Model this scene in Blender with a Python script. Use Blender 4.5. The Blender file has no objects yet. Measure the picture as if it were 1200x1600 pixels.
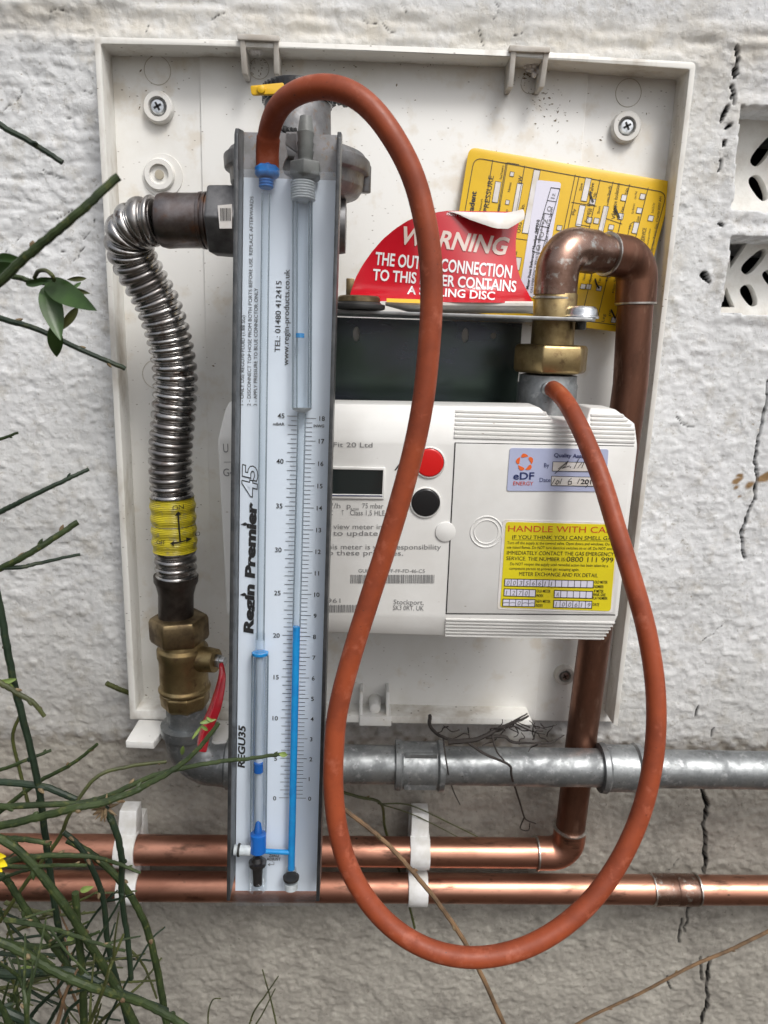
import bpy, bmesh, math, random
import numpy as np
from mathutils import Vector, Matrix
from mathutils.geometry import tessellate_polygon

S = bpy.context.scene
COL = S.collection
rad = math.radians
random.seed(7)

# ------------------------------------------------------------------ camera
FPX = 1150.0
def cam_axes(p, y, r):
    cp, sp, cy, sy = math.cos(p), math.sin(p), math.cos(y), math.sin(y)
    F = np.array([sy*cp, cp*cy, -sp]); X = np.array([cy, -sy, 0.0]); U = np.cross(X, F)
    return X*math.cos(r)+U*math.sin(r), -X*math.sin(r)+U*math.cos(r), F
CX, CU, CF = cam_axes(rad(13.5047), rad(1.77103), rad(1.86425))
CC = np.array([.2064, -.6495, .9924])
cd = bpy.data.cameras.new('camera')
cam = bpy.data.objects.new('camera', cd); COL.objects.link(cam); S.camera = cam
cd.sensor_width = 36; cd.lens = FPX/1600*36; cd.clip_start = .01; cd.clip_end = 500
cam.matrix_world = Matrix([[CX[i], CU[i], -CF[i], CC[i]] for i in range(3)] + [[0, 0, 0, 1]])
cd.dof.use_dof = True; cd.dof.focus_distance = .49; cd.dof.aperture_fstop = 15

# ------------------------------------------------------------------ light
SUN_EL, SUN_AZ = rad(52), rad(150)      # azimuth measured clockwise from +Y (into the wall)
w = bpy.data.worlds.new('World'); S.world = w; w.use_nodes = True
nt = w.node_tree; bg = nt.nodes['Background']
sky = nt.nodes.new('ShaderNodeTexSky'); sky.sky_type = 'NISHITA'; sky.sun_disc = False
sky.sun_elevation = SUN_EL; sky.sun_rotation = SUN_AZ; sky.dust_density = 5; sky.ozone_density = 1
hs = nt.nodes.new('ShaderNodeHueSaturation'); hs.inputs['Saturation'].default_value = .32
nt.links.new(sky.outputs[0], hs.inputs['Color']); nt.links.new(hs.outputs[0], bg.inputs[0])
bg.inputs[1].default_value = .115
sl = bpy.data.lights.new('sun', 'SUN'); sl.energy = 1.3; sl.angle = rad(16); sl.color = (1, .975, .94)
so = bpy.data.objects.new('sun', sl); COL.objects.link(so)
sd = Vector((math.sin(SUN_AZ)*math.cos(SUN_EL), math.cos(SUN_AZ)*math.cos(SUN_EL), math.sin(SUN_EL)))
so.rotation_euler = sd.to_track_quat('Z', 'Y').to_euler(); so.location = (0, -2, 3)
S.view_settings.view_transform = 'Standard'; S.view_settings.look = 'None'
S.view_settings.exposure = .38; S.view_settings.gamma = 1

# ------------------------------------------------------------------ geometry helpers
def P(px, py, d):
    """point of the scene seen at photo pixel (px, py), d metres in front of the wall face"""
    r = CF + CX*(px-600)/FPX - CU*(py-800)/FPX
    return CC + r*((-d-CC[1])/r[1])
def unit(v): v = np.asarray(v, float); return v/max(np.linalg.norm(v), 1e-12)
class Plane:
    def __init__(s, o, u, v):
        s.o = np.asarray(o, float); s.u = unit(u); v = np.asarray(v, float)
        s.v = unit(v - s.u*(v@s.u)); s.n = np.cross(s.u, s.v)
        if s.n[1] > 0: s.n = -s.n
    def hit(s, px, py, h=0):
        r = CF + CX*(px-600)/FPX - CU*(py-800)/FPX
        o = s.o + s.n*h
        q = CC + r*(((o-CC)@s.n)/(r@s.n)) - s.o
        return np.array([q@s.u, q@s.v])
    def w(s, a, b, h=0): return s.o + s.u*a + s.v*b + s.n*h
def front(d): return Plane((0, -d, 0), (1, 0, 0), (0, 0, 1))

class MB:
    def __init__(s): s.v = []; s.f = []; s.m = []
    def add(s, v, f, m=0):
        k = len(s.v); s.v += [tuple(map(float, x)) for x in v]; s.f += [tuple(k+i for i in g) for g in f]; s.m += [m]*len(f); return s
    def build(s, name, mats, parent=None, bevel=0, seg=2, sharp=38, fix=True, label=None):
        me = bpy.data.meshes.new(name)
        base = np.array(parent.location) if parent is not None else (np.mean(np.array(s.v), 0) if s.v else np.zeros(3))
        if parent is not None and parent.get('_base') is not None: base = np.array([float(x) for x in parent['_base']])
        me.from_pydata([tuple(np.array(x)-base) for x in s.v], [], s.f)
        me.polygons.foreach_set('material_index', s.m)
        for m in (mats if isinstance(mats, (list, tuple)) else [mats]): me.materials.append(m)
        if fix or bevel:
            bm = bmesh.new(); bm.from_mesh(me)
            bmesh.ops.remove_doubles(bm, verts=bm.verts, dist=2e-6)
            if fix: bmesh.ops.recalc_face_normals(bm, faces=bm.faces)
            if bevel:
                ed = [e for e in bm.edges if len(e.link_faces) == 2 and e.calc_face_angle(0) > rad(30)]
                bmesh.ops.bevel(bm, geom=ed, offset=bevel, segments=seg, profile=.5, affect='EDGES', clamp_overlap=True)
            bm.to_mesh(me); bm.free()
        me.polygons.foreach_set('use_smooth', [True]*len(me.polygons))
        me.set_sharp_from_angle(angle=rad(sharp))
        o = bpy.data.objects.new(name, me); COL.objects.link(o)
        if parent is not None:
            o.parent = parent
        else: o.location = base
        o['_base'] = tuple(base)
        if label: o['label'] = label
        return o
def thing(name, label, cat, loc, group=None):
    o = bpy.data.objects.new(name, None); COL.objects.link(o); o.location = tuple(map(float, loc)); o.empty_display_size = .02
    o['_base'] = tuple(map(float, loc)); return tag(o, label, cat, group)
def tag(o, label, cat, group=None):
    o['label'] = label; o['category'] = cat
    if group: o['group'] = group
    return o

def slab(mb, pl, outer, h0, h1, holes=(), m=0, local=False, ms=None):
    """plate between heights h0 < h1 of a plane; outline in photo pixels, or in plane metres if local"""
    loops = [[np.array(q, float) if local else pl.hit(q[0], q[1], h1) for q in L] for L in [outer]+list(holes)]
    flat = [q for L in loops for q in L]
    tris = tessellate_polygon([[Vector((q[0], q[1], 0)) for q in L] for L in loops])
    n = len(flat)
    V = [pl.w(q[0], q[1], h1) for q in flat] + [pl.w(q[0], q[1], h0) for q in flat]
    F = [tuple(t) for t in tris] + [tuple(i+n for i in reversed(t)) for t in tris]
    k = 0; G = []
    for L in loops:
        c = len(L)
        for i in range(c): j = (i+1) % c; G.append((k+i, k+j, k+j+n, k+i+n))
        k += c
    mb.add(V, F, m)
    # side walls share the vertices just added
    b = len(mb.v) - 2*n
    mb.f += [tuple(b+i for i in g) for g in G]; mb.m += [m if ms is None else ms]*len(G)
    return mb
def fill(mb, pl, pts, h=0, m=0, local=False):
    q = [np.array(p, float) if local else pl.hit(p[0], p[1], h) for p in pts]
    t = tessellate_polygon([[Vector((a[0], a[1], 0)) for a in q]])
    mb.add([pl.w(a[0], a[1], h) for a in q], [tuple(x) for x in t], m)
def line(mb, pl, pts, wpx, h=0, m=0, close=False):
    q = [pl.hit(p[0], p[1], h) for p in pts]
    if close: q.append(q[0])
    sc = np.linalg.norm(pl.hit(pts[0][0]+1, pts[0][1], h) - q[0])*wpx/2
    for a, b in zip(q[:-1], q[1:]):
        t = b-a; L = np.linalg.norm(t)
        if L < 1e-9: continue
        t /= L; nn = np.array([-t[1], t[0]])*sc; e = t*sc*.6
        mb.add([pl.w(*x, h) for x in (a-e-nn, b+e-nn, b+e+nn, a-e+nn)], [(0, 1, 2, 3)], m)
def rrect(c, r=6, n=5):
    """rounded outline of a px quad given as 4 corners in order"""
    out = []; c = [np.array(x, float) for x in c]
    for i in range(len(c)):
        a, b, d = c[i-1], c[i], c[(i+1) % len(c)]
        p = b+unit(a-b)*r; q = b+unit(d-b)*r
        for k in range(n+1):
            t = k/n; out.append(tuple((1-t)**2*p + 2*t*(1-t)*b + t*t*q))
    return out
def ell(cx, cy, rx, ry, n=28, rot=0):
    c, s_ = math.cos(rot), math.sin(rot)
    return [(cx+rx*math.cos(2*math.pi*i/n)*c-ry*math.sin(2*math.pi*i/n)*s_, cy+rx*math.cos(2*math.pi*i/n)*s_+ry*math.sin(2*math.pi*i/n)*c) for i in range(n)]

_fc = {}
def glyphs(txt, bold=0.0):
    k = (txt, bold)
    if k not in _fc:
        cu = bpy.data.curves.new('t', 'FONT'); cu.body = txt; cu.size = 1; cu.resolution_u = 3; cu.offset = bold
        ob = bpy.data.objects.new('t', cu); COL.objects.link(ob)
        me = bpy.data.meshes.new_from_object(ob.evaluated_get(bpy.context.evaluated_depsgraph_get()))
        v = np.array([x.co[:2] for x in me.vertices]).reshape(-1, 2); f = [tuple(p.vertices) for p in me.polygons]
        bpy.data.objects.remove(ob); bpy.data.curves.remove(cu); bpy.data.meshes.remove(me)
        _fc[k] = (v, f)
    return _fc[k]
def text(mb, pl, s, p0, p1, hpx, h=.0003, m=0, shear=0.0, bold=0.0, align=0, mapf=None):
    """text whose baseline runs from pixel p0 to p1 (p1 None: natural width along the plane's u), cap height hpx px"""
    v, f = glyphs(s, bold)
    if not len(v): return
    v = v.copy(); x0, x1 = v[:, 0].min(), v[:, 0].max()
    if mapf is not None:
        a = np.array(p0, float); b = np.array(p1, float); e = unit(b-a); g = np.array([e[1], -e[0]])
        X = (v[:, 0]-x0)/(x1-x0)*np.linalg.norm(b-a); Y = v[:, 1]/.70*hpx
        X = X + shear*Y
        mb.add([mapf(*(a+e*x+g*y)) for x, y in zip(X, Y)], f, m); return
    a = pl.hit(p0[0], p0[1], h)
    if p1 is not None:
        b = pl.hit(p1[0], p1[1], h); e = unit(b-a); W = np.linalg.norm(b-a)
        pd = unit(np.array(p1, float)-np.array(p0, float)); q = pl.hit(p0[0]+pd[1]*hpx, p0[1]-pd[0]*hpx, h); H = np.linalg.norm(q-a)
        sx = W/(x1-x0)
    else:
        e = np.array([1.0, 0]); H = np.linalg.norm(pl.hit(p0[0], p0[1]-hpx, h)-a); sx = H/.70
    g = np.array([-e[1], e[0]]); sy = H/.70
    X = (v[:, 0]-x0)*sx + shear*v[:, 1]*sy
    if align == 1: X -= (x1-x0)*sx/2
    if align == 2: X -= (x1-x0)*sx
    Y = v[:, 1]*sy
    mb.add([pl.w(*(a+e*x+g*y), h) for x, y in zip(X, Y)], f, m)

def spline(pts, n=12):
    p = [np.asarray(x, float) for x in pts]
    if len(p) < 3: return p
    p = [2*p[0]-p[1]] + p + [2*p[-1]-p[-2]]; out = []
    for i in range(1, len(p)-2):
        for k in range(n):
            t = k/n; a, b, c, d = p[i-1], p[i], p[i+1], p[i+2]
            out.append(.5*((2*b)+(-a+c)*t+(2*a-5*b+4*c-d)*t*t+(-a+3*b-3*c+d)*t**3))
    out.append(p[-2]); return out
def frames(pts):
    pts = [np.asarray(p, float) for p in pts]; n = len(pts)
    T = [unit(pts[min(i+1, n-1)]-pts[max(i-1, 0)]) for i in range(n)]
    u = np.cross(T[0], [0, 0, 1.0]); u = unit(u) if np.linalg.norm(u) > 1e-3 else np.array([1.0, 0, 0])
    out = []
    for t in T:
        u = unit(u - t*(u@t)); out.append((t, u, np.cross(t, u)))
    return out
def tube(mb, pts, r, seg=16, cap=True, m=0, rot=0):
    fr = frames(pts); n = len(pts); R = r if hasattr(r, '__len__') else [r]*n; V = []
    for p, (t, u, v), q in zip(pts, fr, R):
        for k in range(seg):
            a = 2*math.pi*k/seg+rot; V.append(np.asarray(p)+u*(q*math.cos(a))+v*(q*math.sin(a)))
    F = [(i*seg+k, i*seg+(k+1) % seg, (i+1)*seg+(k+1) % seg, (i+1)*seg+k) for i in range(n-1) for k in range(seg)]
    if cap: F += [tuple(range(seg-1, -1, -1)), tuple((n-1)*seg+k for k in range(seg))]
    return mb.add(V, F, m)
def lathe(mb, o, ax, prof, seg=32, m=0, rot=0):
    """profile of (distance along axis, radius)"""
    ax = unit(ax); o = np.asarray(o, float)
    u = np.cross(ax, [0, 1.0, 0]); u = unit(u) if np.linalg.norm(u) > 1e-2 else np.array([1.0, 0, 0]); v = np.cross(ax, u)
    V = [o+ax*t+u*(r*math.cos(2*math.pi*k/seg+rot))+v*(r*math.sin(2*math.pi*k/seg+rot)) for t, r in prof for k in range(seg)]
    n = len(prof)
    F = [(i*seg+k, i*seg+(k+1) % seg, (i+1)*seg+(k+1) % seg, (i+1)*seg+k) for i in range(n-1) for k in range(seg)]
    F += [tuple(range(seg-1, -1, -1)), tuple((n-1)*seg+k for k in range(seg))]
    return mb.add(V, F, m)
def hexa(mb, c8, m=0):
    return mb.add(c8, [(0, 1, 2, 3), (7, 6, 5, 4), (0, 4, 5, 1), (1, 5, 6, 2), (2, 6, 7, 3), (3, 7, 4, 0)], m)
def fillet(pts, r, n=10):
    pts = [np.asarray(p, float) for p in pts]; out = [pts[0]]
    for i in range(1, len(pts)-1):
        a, b, c = pts[i-1], pts[i], pts[i+1]; p = b+unit(a-b)*r; q = b+unit(c-b)*r
        ang = math.acos(np.clip(unit(a-b)@unit(c-b), -1, 1))
        for k in range(n+1):
            t = k/n; w1 = math.sin(ang/2) if False else 1
            # rational quadratic = circular arc
            wgt = math.sin(ang/2); B0, B1, B2 = (1-t)**2, 2*t*(1-t)*wgt, t*t
            out.append((B0*p+B1*b+B2*q)/(B0+B1+B2))
    out.append(pts[-1]); return out

# ------------------------------------------------------------------ materials
def mat(name, c1, c2=None, scale=60, rough=.5, rough2=None, metal=0, bump=0, bscale=300, bdist=.0004, coat=0, lo=.4, hi=.62,
        specks=None, stretch=(1, 1, 1), spec=.5, c3=None, sscale=None, sub=0):
    m = bpy.data.materials.new(name); m.use_nodes = True; t = m.node_tree; N = t.nodes; L = t.links
    b = N['Principled BSDF']; b.inputs['Metallic'].default_value = metal; b.inputs['Roughness'].default_value = rough
    b.inputs['Specular IOR Level'].default_value = spec
    if coat: b.inputs['Coat Weight'].default_value = coat; b.inputs['Coat Roughness'].default_value = .08
    b.inputs['Base Color'].default_value = (*c1, 1)
    tc = N.new('ShaderNodeTexCoord'); mp = N.new('ShaderNodeMapping'); mp.inputs['Scale'].default_value = stretch
    L.new(tc.outputs['Object'], mp.inputs[0])
    def noise(sc, det=6, ro=.6, src=mp):
        n = N.new('ShaderNodeTexNoise'); n.inputs['Scale'].default_value = sc; n.inputs['Detail'].default_value = det
        n.inputs['Roughness'].default_value = ro; L.new(src.outputs[0], n.inputs['Vector']); return n
    def ramp(src, a, bb):
        r = N.new('ShaderNodeMapRange'); r.inputs['From Min'].default_value = a; r.inputs['From Max'].default_value = bb
        L.new(src, r.inputs[0]); return r.outputs[0]
    col = None
    def mix(fac, A, B):
        x = N.new('ShaderNodeMix'); x.data_type = 'RGBA'; L.new(fac, x.inputs['Factor'])
        if isinstance(A, tuple): x.inputs['A'].default_value = (*A, 1)
        else: L.new(A, x.inputs['A'])
        x.inputs['B'].default_value = (*B, 1); return x.outputs['Result']
    if c2:
        n = noise(scale); f = ramp(n.outputs['Fac'], lo, hi); col = mix(f, c1, c2)
        if rough2 is not None:
            r = N.new('ShaderNodeMapRange'); r.inputs['From Min'].default_value = lo; r.inputs['From Max'].default_value = hi
            r.inputs['To Min'].default_value = rough; r.inputs['To Max'].default_value = rough2
            L.new(n.outputs['Fac'], r.inputs[0]); L.new(r.outputs[0], b.inputs['Roughness'])
    if c3:
        n3 = noise(scale*2.7, 4); col = mix(ramp(n3.outputs['Fac'], .56, .7), col or c1, c3)
    if specks:
        sc, th, c = specks
        vo = N.new('ShaderNodeTexVoronoi'); vo.inputs['Scale'].default_value = sc; vo.inputs['Randomness'].default_value = 1
        mp2 = N.new('ShaderNodeMapping'); mp2.inputs['Scale'].default_value = (1, 1, 2.4); mp2.inputs['Rotation'].default_value = (0, .35, 0)
        L.new(tc.outputs['Object'], mp2.inputs[0]); L.new(mp2.outputs[0], vo.inputs['Vector'])
        f = ramp(vo.outputs['Distance'], th, th*.45)
        n4 = noise(35, 2); mul = N.new('ShaderNodeMath'); mul.operation = 'MULTIPLY'; L.new(f, mul.inputs[0])
        L.new(ramp(n4.outputs['Fac'], .45, .62), mul.inputs[1])
        col = mix(mul.outputs[0], col or c1, c)
    if col: L.new(col, b.inputs['Base Color'])
    if bump:
        n = noise(bscale, 5); bp = N.new('ShaderNodeBump'); bp.inputs['Strength'].default_value = bump; bp.inputs['Distance'].default_value = bdist
        L.new(n.outputs['Fac'], bp.inputs['Height']); L.new(bp.outputs[0], b.inputs['Normal'])
    return m
def clear_mat(name, tint=(.97, .98, .99), gloss=.9, rough=.03, k=1.0):
    m = bpy.data.materials.new(name); m.use_nodes = True; t = m.node_tree; N = t.nodes; L = t.links; N.clear()
    o = N.new('ShaderNodeOutputMaterial'); tr = N.new('ShaderNodeBsdfTransparent'); tr.inputs[0].default_value = (*tint, 1)
    gl = N.new('ShaderNodeBsdfGlossy'); gl.inputs['Roughness'].default_value = rough; gl.inputs['Color'].default_value = (gloss,)*3+(1,)
    fr = N.new('ShaderNodeFresnel'); fr.inputs[0].default_value = 1.49; mx = N.new('ShaderNodeMixShader')
    kk = N.new('ShaderNodeMath'); kk.operation = 'MULTIPLY'; kk.inputs[1].default_value = k; L.new(fr.outputs[0], kk.inputs[0]); L.new(kk.outputs[0], mx.inputs[0]); L.new(tr.outputs[0], mx.inputs[1]); L.new(gl.outputs[0], mx.inputs[2]); L.new(mx.outputs[0], o.inputs[0])
    return m

M = {}
M['plate'] = mat('white_upvc', (.77, .765, .74), (.68, .66, .61), 14, .42, bump=.12, bscale=500, specks=(120, .12, (.16, .12, .09)), lo=.5, hi=.72, c3=(.68, .64, .57))
M['rim'] = mat('dirty_upvc', (.76, .75, .71), (.42, .37, .30), 30, .45, specks=(130, .15, (.12, .09, .06)), bump=.15, lo=.5, hi=.74, stretch=(1, 1, .5))
M['gray_pl'] = mat('weathered_upvc', (.58, .56, .52), (.42, .38, .33), 40, .55, bump=.2)
M['ring'] = mat('mould_line', (.42, .38, .30), rough=.7)
M['screw'] = mat('zinc_screw', (.72, .74, .76), (.5, .52, .54), 300, .28, metal=1)
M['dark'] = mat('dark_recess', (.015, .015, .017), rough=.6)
M['steel'] = mat('stainless', (.50, .49, .48), (.27, .25, .24), 40, .20, .38, metal=1, bump=.15, bscale=400, c3=(.16, .12, .10))
M['burnt'] = mat('heat_tinted_steel', (.27, .25, .25), (.09, .06, .05), 28, .28, .5, metal=1, bump=.2, bscale=300, c3=(.20, .11, .07), stretch=(1, 1, 1))
M['blacksteel'] = mat('blackened_steel', (.10, .085, .075), (.05, .04, .035), 60, .42, metal=.8, bump=.2)
M['galv'] = mat('galvanised', (.31, .325, .33), (.18, .19, .195), 55, .38, .6, metal=.8, bump=.4, bscale=140, bdist=.0008, c3=(.42, .43, .44), specks=(150, .17, (.10, .09, .075)))
M['cast'] = mat('cast_zinc', (.23, .23, .235), (.15, .15, .155), 70, .48, .6, metal=.75, bump=.35, bscale=500, c3=(.17, .12, .09))
M['castdark'] = mat('dark_cast', (.18, .18, .185), (.11, .11, .115), 70, .5, metal=.7, bump=.4, bscale=400)
M['brass'] = mat('brass', (.41, .31, .155), (.25, .18, .085), 60, .34, .5, metal=.95, bump=.25, bscale=250, c3=(.22, .15, .08))
M['brassdark'] = mat('dark_brass', (.32, .24, .13), (.14, .10, .06), 60, .36, .55, metal=.95, bump=.3, bscale=250)
M['copper'] = mat('copper', (.56, .28, .195), (.31, .145, .10), 30, .33, .5, metal=1, bump=.14, bscale=200, c3=(.13, .07, .05), specks=(70, .14, (.07, .07, .05)), stretch=(.35, 1, 1))
M['copperdull'] = mat('dull_copper', (.25, .12, .08), (.13, .065, .045), 40, .36, .52, metal=.95, bump=.2, bscale=180, c3=(.30, .17, .12), stretch=(1, 1, .35))
M['solderedcopper'] = mat('soldered_copper', (.34, .22, .175), (.16, .085, .06), 45, .24, .42, metal=1, bump=.3, bscale=160, c3=(.52, .50, .46))
M['solder'] = mat('solder', (.62, .60, .57), (.4, .36, .32), 200, .35, metal=1, bump=.4)
M['hose'] = mat('orange_rubber', (.30, .064, .025), (.21, .042, .016), 38, .36, .6, bump=.16, bscale=900, specks=(140, .12, (.10, .03, .02)), c3=(.35, .095, .05), spec=.35)
M['meter'] = mat('meter_plastic', (.73, .73, .71), (.67, .665, .64), 22, .42, bump=.08, bscale=1500, specks=(60, .07, (.35, .30, .25)))
M['red'] = mat('red_plastic', (.62, .012, .012), rough=.22, coat=.4)
M['black'] = mat('black_plastic', (.012, .012, .013), rough=.25, coat=.3)
M['lcd'] = mat('lcd', (.018, .024, .024), rough=.12, coat=.5)
M['lever'] = mat('red_lever', (.55, .01, .025), (.40, .01, .02), 120, .3, coat=.3)
M['ink'] = mat('black_ink', (.015, .015, .016), rough=.5)
M['inkgrey'] = mat('grey_ink', (.20, .20, .20), rough=.6)
M['inkred'] = mat('red_ink', (.55, .06, .02), rough=.5)
M['inkblue'] = mat('navy_ink', (.02, .03, .12), rough=.5)
M['orange'] = mat('orange_ink', (.75, .13, .02), rough=.5)
M['whiteink'] = mat('white_ink', (.80, .79, .80), rough=.4)
M['warmink'] = mat('cream_ink', (.68, .56, .50), rough=.4)
M['yellow'] = mat('yellow_card', (.76, .48, .012), (.70, .43, .01), 20, .38, bump=.05)
M['yellow2'] = mat('yellow_sticker', (.72, .62, .02), (.66, .55, .02), 20, .3)
M['yellowtape'] = mat('yellow_tape', (.64, .54, .02), (.52, .42, .02), 60, .28, bump=.35, bscale=130, bdist=.001, c3=(.35, .30, .12))
M['yellowpl'] = mat('yellow_plastic', (.72, .43, .01), rough=.4)
M['bluesticker'] = mat('pale_blue_sticker', (.44, .48, .66), (.40, .44, .62), 25, .25)
M['redsticker'] = mat('red_sticker', (.55, .008, .02), (.45, .006, .015), 15, .24, coat=.3)
M['paper'] = mat('paper', (.72, .70, .69), (.62, .58, .52), 50, .6, bump=.2)
M['paperlav'] = mat('lavender_white_label', (.68, .67, .78), rough=.4)
M['channel'] = mat('grey_metal_channel', (.26, .26, .27), (.20, .20, .20), 90, .45, metal=.6, bump=.3, bscale=800, c3=(.24, .17, .11))
M['edge'] = mat('dark_channel_edge', (.05, .054, .058), (.085, .087, .09), 120, .4, metal=.5, bump=.3, bscale=600)
M['board'] = mat('pale_blue_panel', (.72, .79, .87), (.68, .75, .835), 8, .3)
M['clear'] = clear_mat('clear_acrylic')
M['tube'] = clear_mat('clear_tube', (.95, .97, .98), 1, .04, .4)
M['tube2'] = clear_mat('clear_tube_wall', (.96, .975, .985), 1, .03, .4)
M['bore'] = mat('polished_bore', (.66, .72, .80), (.50, .57, .65), 60, .22, metal=.15, stretch=(3, 3, .1))
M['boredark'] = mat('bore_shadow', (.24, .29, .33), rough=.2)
M['fluid'] = mat('blue_fluid', (.01, .25, .62), (.01, .30, .68), 150, .2, coat=.5)
M['fluiddark'] = mat('deep_blue_fluid', (.005, .13, .50), rough=.2, coat=.5)
M['frost'] = mat('frosted_plastic', (.62, .66, .68), (.50, .54, .55), 200, .25, spec=.7)
M['bluepl'] = mat('blue_nylon', (.02, .20, .60), (.015, .15, .48), 200, .4, bump=.3, bscale=500)
M['greypl'] = mat('grey_nylon', (.17, .18, .175), (.14, .15, .145), 200, .5, bump=.15)
M['bracket'] = mat('dark_passivated_steel', (.12, .165, .145), (.14, .145, .20), 12, .2, .32, metal=.9, bump=.08, c3=(.06, .085, .07), stretch=(.5, 1, 1))
M['zinc'] = mat('zinc_plate', (.42, .43, .43), (.3, .3, .3), 90, .4, metal=.8)
M['rubber'] = mat('black_rubber', (.02, .02, .02), rough=.5)
M['clip'] = mat('white_clip', (.74, .74, .74), (.6, .59, .56), 60, .45)
M['stem'] = mat('green_stem', (.036, .054, .018), (.019, .031, .011), 90, .5, bump=.3, bscale=500, c3=(.085, .095, .028), spec=.3)
M['stemdark'] = mat('dark_green_stem', (.020, .036, .020), (.011, .022, .012), 70, .45, bump=.3, bscale=500, c3=(.04, .05, .02), spec=.4)
M['stemyel'] = mat('olive_stem', (.065, .075, .018), (.038, .044, .013), 70, .5, bump=.3, bscale=500)
M['node'] = mat('woody_node', (.20, .15, .08), (.10, .06, .03), 200, .7)
M['leaf'] = mat('leaf', (.040, .090, .018), (.028, .062, .014), 60, .4, bump=.3, bscale=200)
M['leaflight'] = mat('young_leaf', (.20, .27, .07), (.13, .19, .05), 100, .5)
M['twig'] = mat('dry_twig', (.22, .13, .065), (.11, .07, .04), 60, .6, bump=.4, bscale=400)
M['root'] = mat('dead_root', (.035, .028, .024), (.018, .014, .012), 80, .7)
M['flower'] = mat('yellow_petal', (.80, .62, .01), rough=.5)
M['soil'] = mat('soil', (.07, .05, .035), (.03, .022, .016), 12, .95, bump=1, bscale=60, bdist=.01, c3=(.10, .08, .06))
M['putty'] = mat('white_filler', (.80, .80, .80), (.55, .52, .50), 120, .5, bump=.5, bscale=200, bdist=.001)
M['brick_vent'] = mat('painted_terracotta', (.78, .77, .73), (.62, .58, .52), 35, .8, bump=.5, bscale=220, bdist=.001, lo=.45, hi=.7)

# ------------------------------------------------------------------ ground
g = MB(); n = 24
gs = 60.0
gv = [((i/n*2-1)**3*gs, -40+(j/n)**1*40.3 if False else .3-(j/n)**2.5*60, .012*math.sin(i*2.1+j*1.3)) for j in range(n+1) for i in range(n+1)]
g.add(gv, [(j*(n+1)+i, j*(n+1)+i+1, (j+1)*(n+1)+i+1, (j+1)*(n+1)+i) for j in range(n) for i in range(n)])
go = g.build('ground', M['soil'], fix=False); go['kind'] = 'structure'; go['label'] = 'dark garden soil below the wall'

# ------------------------------------------------------------------ the rendered wall, a real height field
rs = np.random.RandomState(3)
_lat = [rs.rand(256, 256) for _ in range(8)]
def vn(x, z, s, k):
    x = x/s+37.3*k; z = z/s+11.7*k; i = np.floor(x).astype(int); j = np.floor(z).astype(int)
    a = x-i; b = z-j; a = a*a*(3-2*a); b = b*b*(3-2*b); G = _lat[k % 8]
    g = lambda p, q: G[p % 256, q % 256]
    return (g(i, j)*(1-a)+g(i+1, j)*a)*(1-b)+(g(i, j+1)*(1-a)+g(i+1, j+1)*a)*b
def axis(lo, hi, flo, fhi, step, coarse):
    a = list(np.arange(flo, fhi, step)); l = []; x = flo; s = step
    while x > lo: s = min(s*1.35, coarse); x -= s; l.append(x)
    r = []; x = a[-1]; s = step
    while x < hi: s = min(s*1.35, coarse); x += s; r.append(x)
    return np.array(l[::-1]+a+r)
ax = axis(-2.5, 3.2, -.185, .69, .00135, .1); az = axis(-.05, 2.8, .255, 1.275, .00135, .1)
XX, ZZ = np.meshgrid(ax, az)
def W2(px, py): q = P(px, py, 0); return q[0], q[2]
def segdist(pts, widths=None):
    """distance to a polyline minus its local half width"""
    D = np.full(XX.shape, 1e3)
    for k in range(len(pts)-1):
        (x0, z0), (x1, z1) = pts[k], pts[k+1]; L = (x1-x0)**2+(z1-z0)**2
        t = np.clip(((XX-x0)*(x1-x0)+(ZZ-z0)*(z1-z0))/L, 0, 1)
        wd = 0 if widths is None else widths[k]*(1-t)+widths[k+1]*t
        D = np.minimum(D, np.hypot(XX-x0-t*(x1-x0), ZZ-z0-t*(z1-z0))-wd)
    return D
sm = lambda e0, e1, x: (lambda t: t*t*(3-2*t))(np.clip((x-e0)/(e1-e0), 0, 1))
wob = (vn(XX, ZZ, .006, 1)-.5)
H = .007*(vn(XX, ZZ, .16, 0)-.5)+.003*(vn(XX, ZZ, .055, 1)-.5)
H += .0010*(vn(XX*.8, ZZ*1.25, .019, 2)-.5)
p1 = vn(XX*.75, ZZ*1.2, .0095, 3); H += .0008*sm(.5, 1, p1)
p2 = vn(XX, ZZ, .0055, 4); H += .0006*sm(.45, 1, p2)
H += .0007*(vn(XX, ZZ, .0032, 5)-.5)
# isolated roughcast pips and pinholes
inx = lambda x, z, r: (slice(np.searchsorted(az, z-r), np.searchsorted(az, z+r)), slice(np.searchsorted(ax, x-r), np.searchsorted(ax, x+r)))
for _ in range(9000):
    x = rs.uniform(-.19, .70); z = rs.uniform(.26, 1.28); r = .0013+.0024*rs.rand()**3; s = inx(x, z, 2.4*r)
    H[s] += rs.choice([1, 1, -.8])*rs.uniform(.2, 1.0)*r*.36*np.exp(-((XX[s]-x)**2+(ZZ[s]-z)**2)/(r*r)*1.3)
zt = P(600, 88, 0)[2]; z2 = P(600, 30, 0)[2]
band = sm(zt-.02, zt+.012, ZZ)
H = H*(1-.55*sm(z2-.012, z2+.012, ZZ)) + .002*band + .0045*sm(z2-.03, z2+.03, ZZ) - .0012*np.exp(-((ZZ-z2+.012)/.008)**2)
wr = vn(XX*.35, ZZ*1.6, .009, 6); H += band*(1-sm(z2, z2+.02, ZZ))*.0028*(wr-.5)
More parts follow.
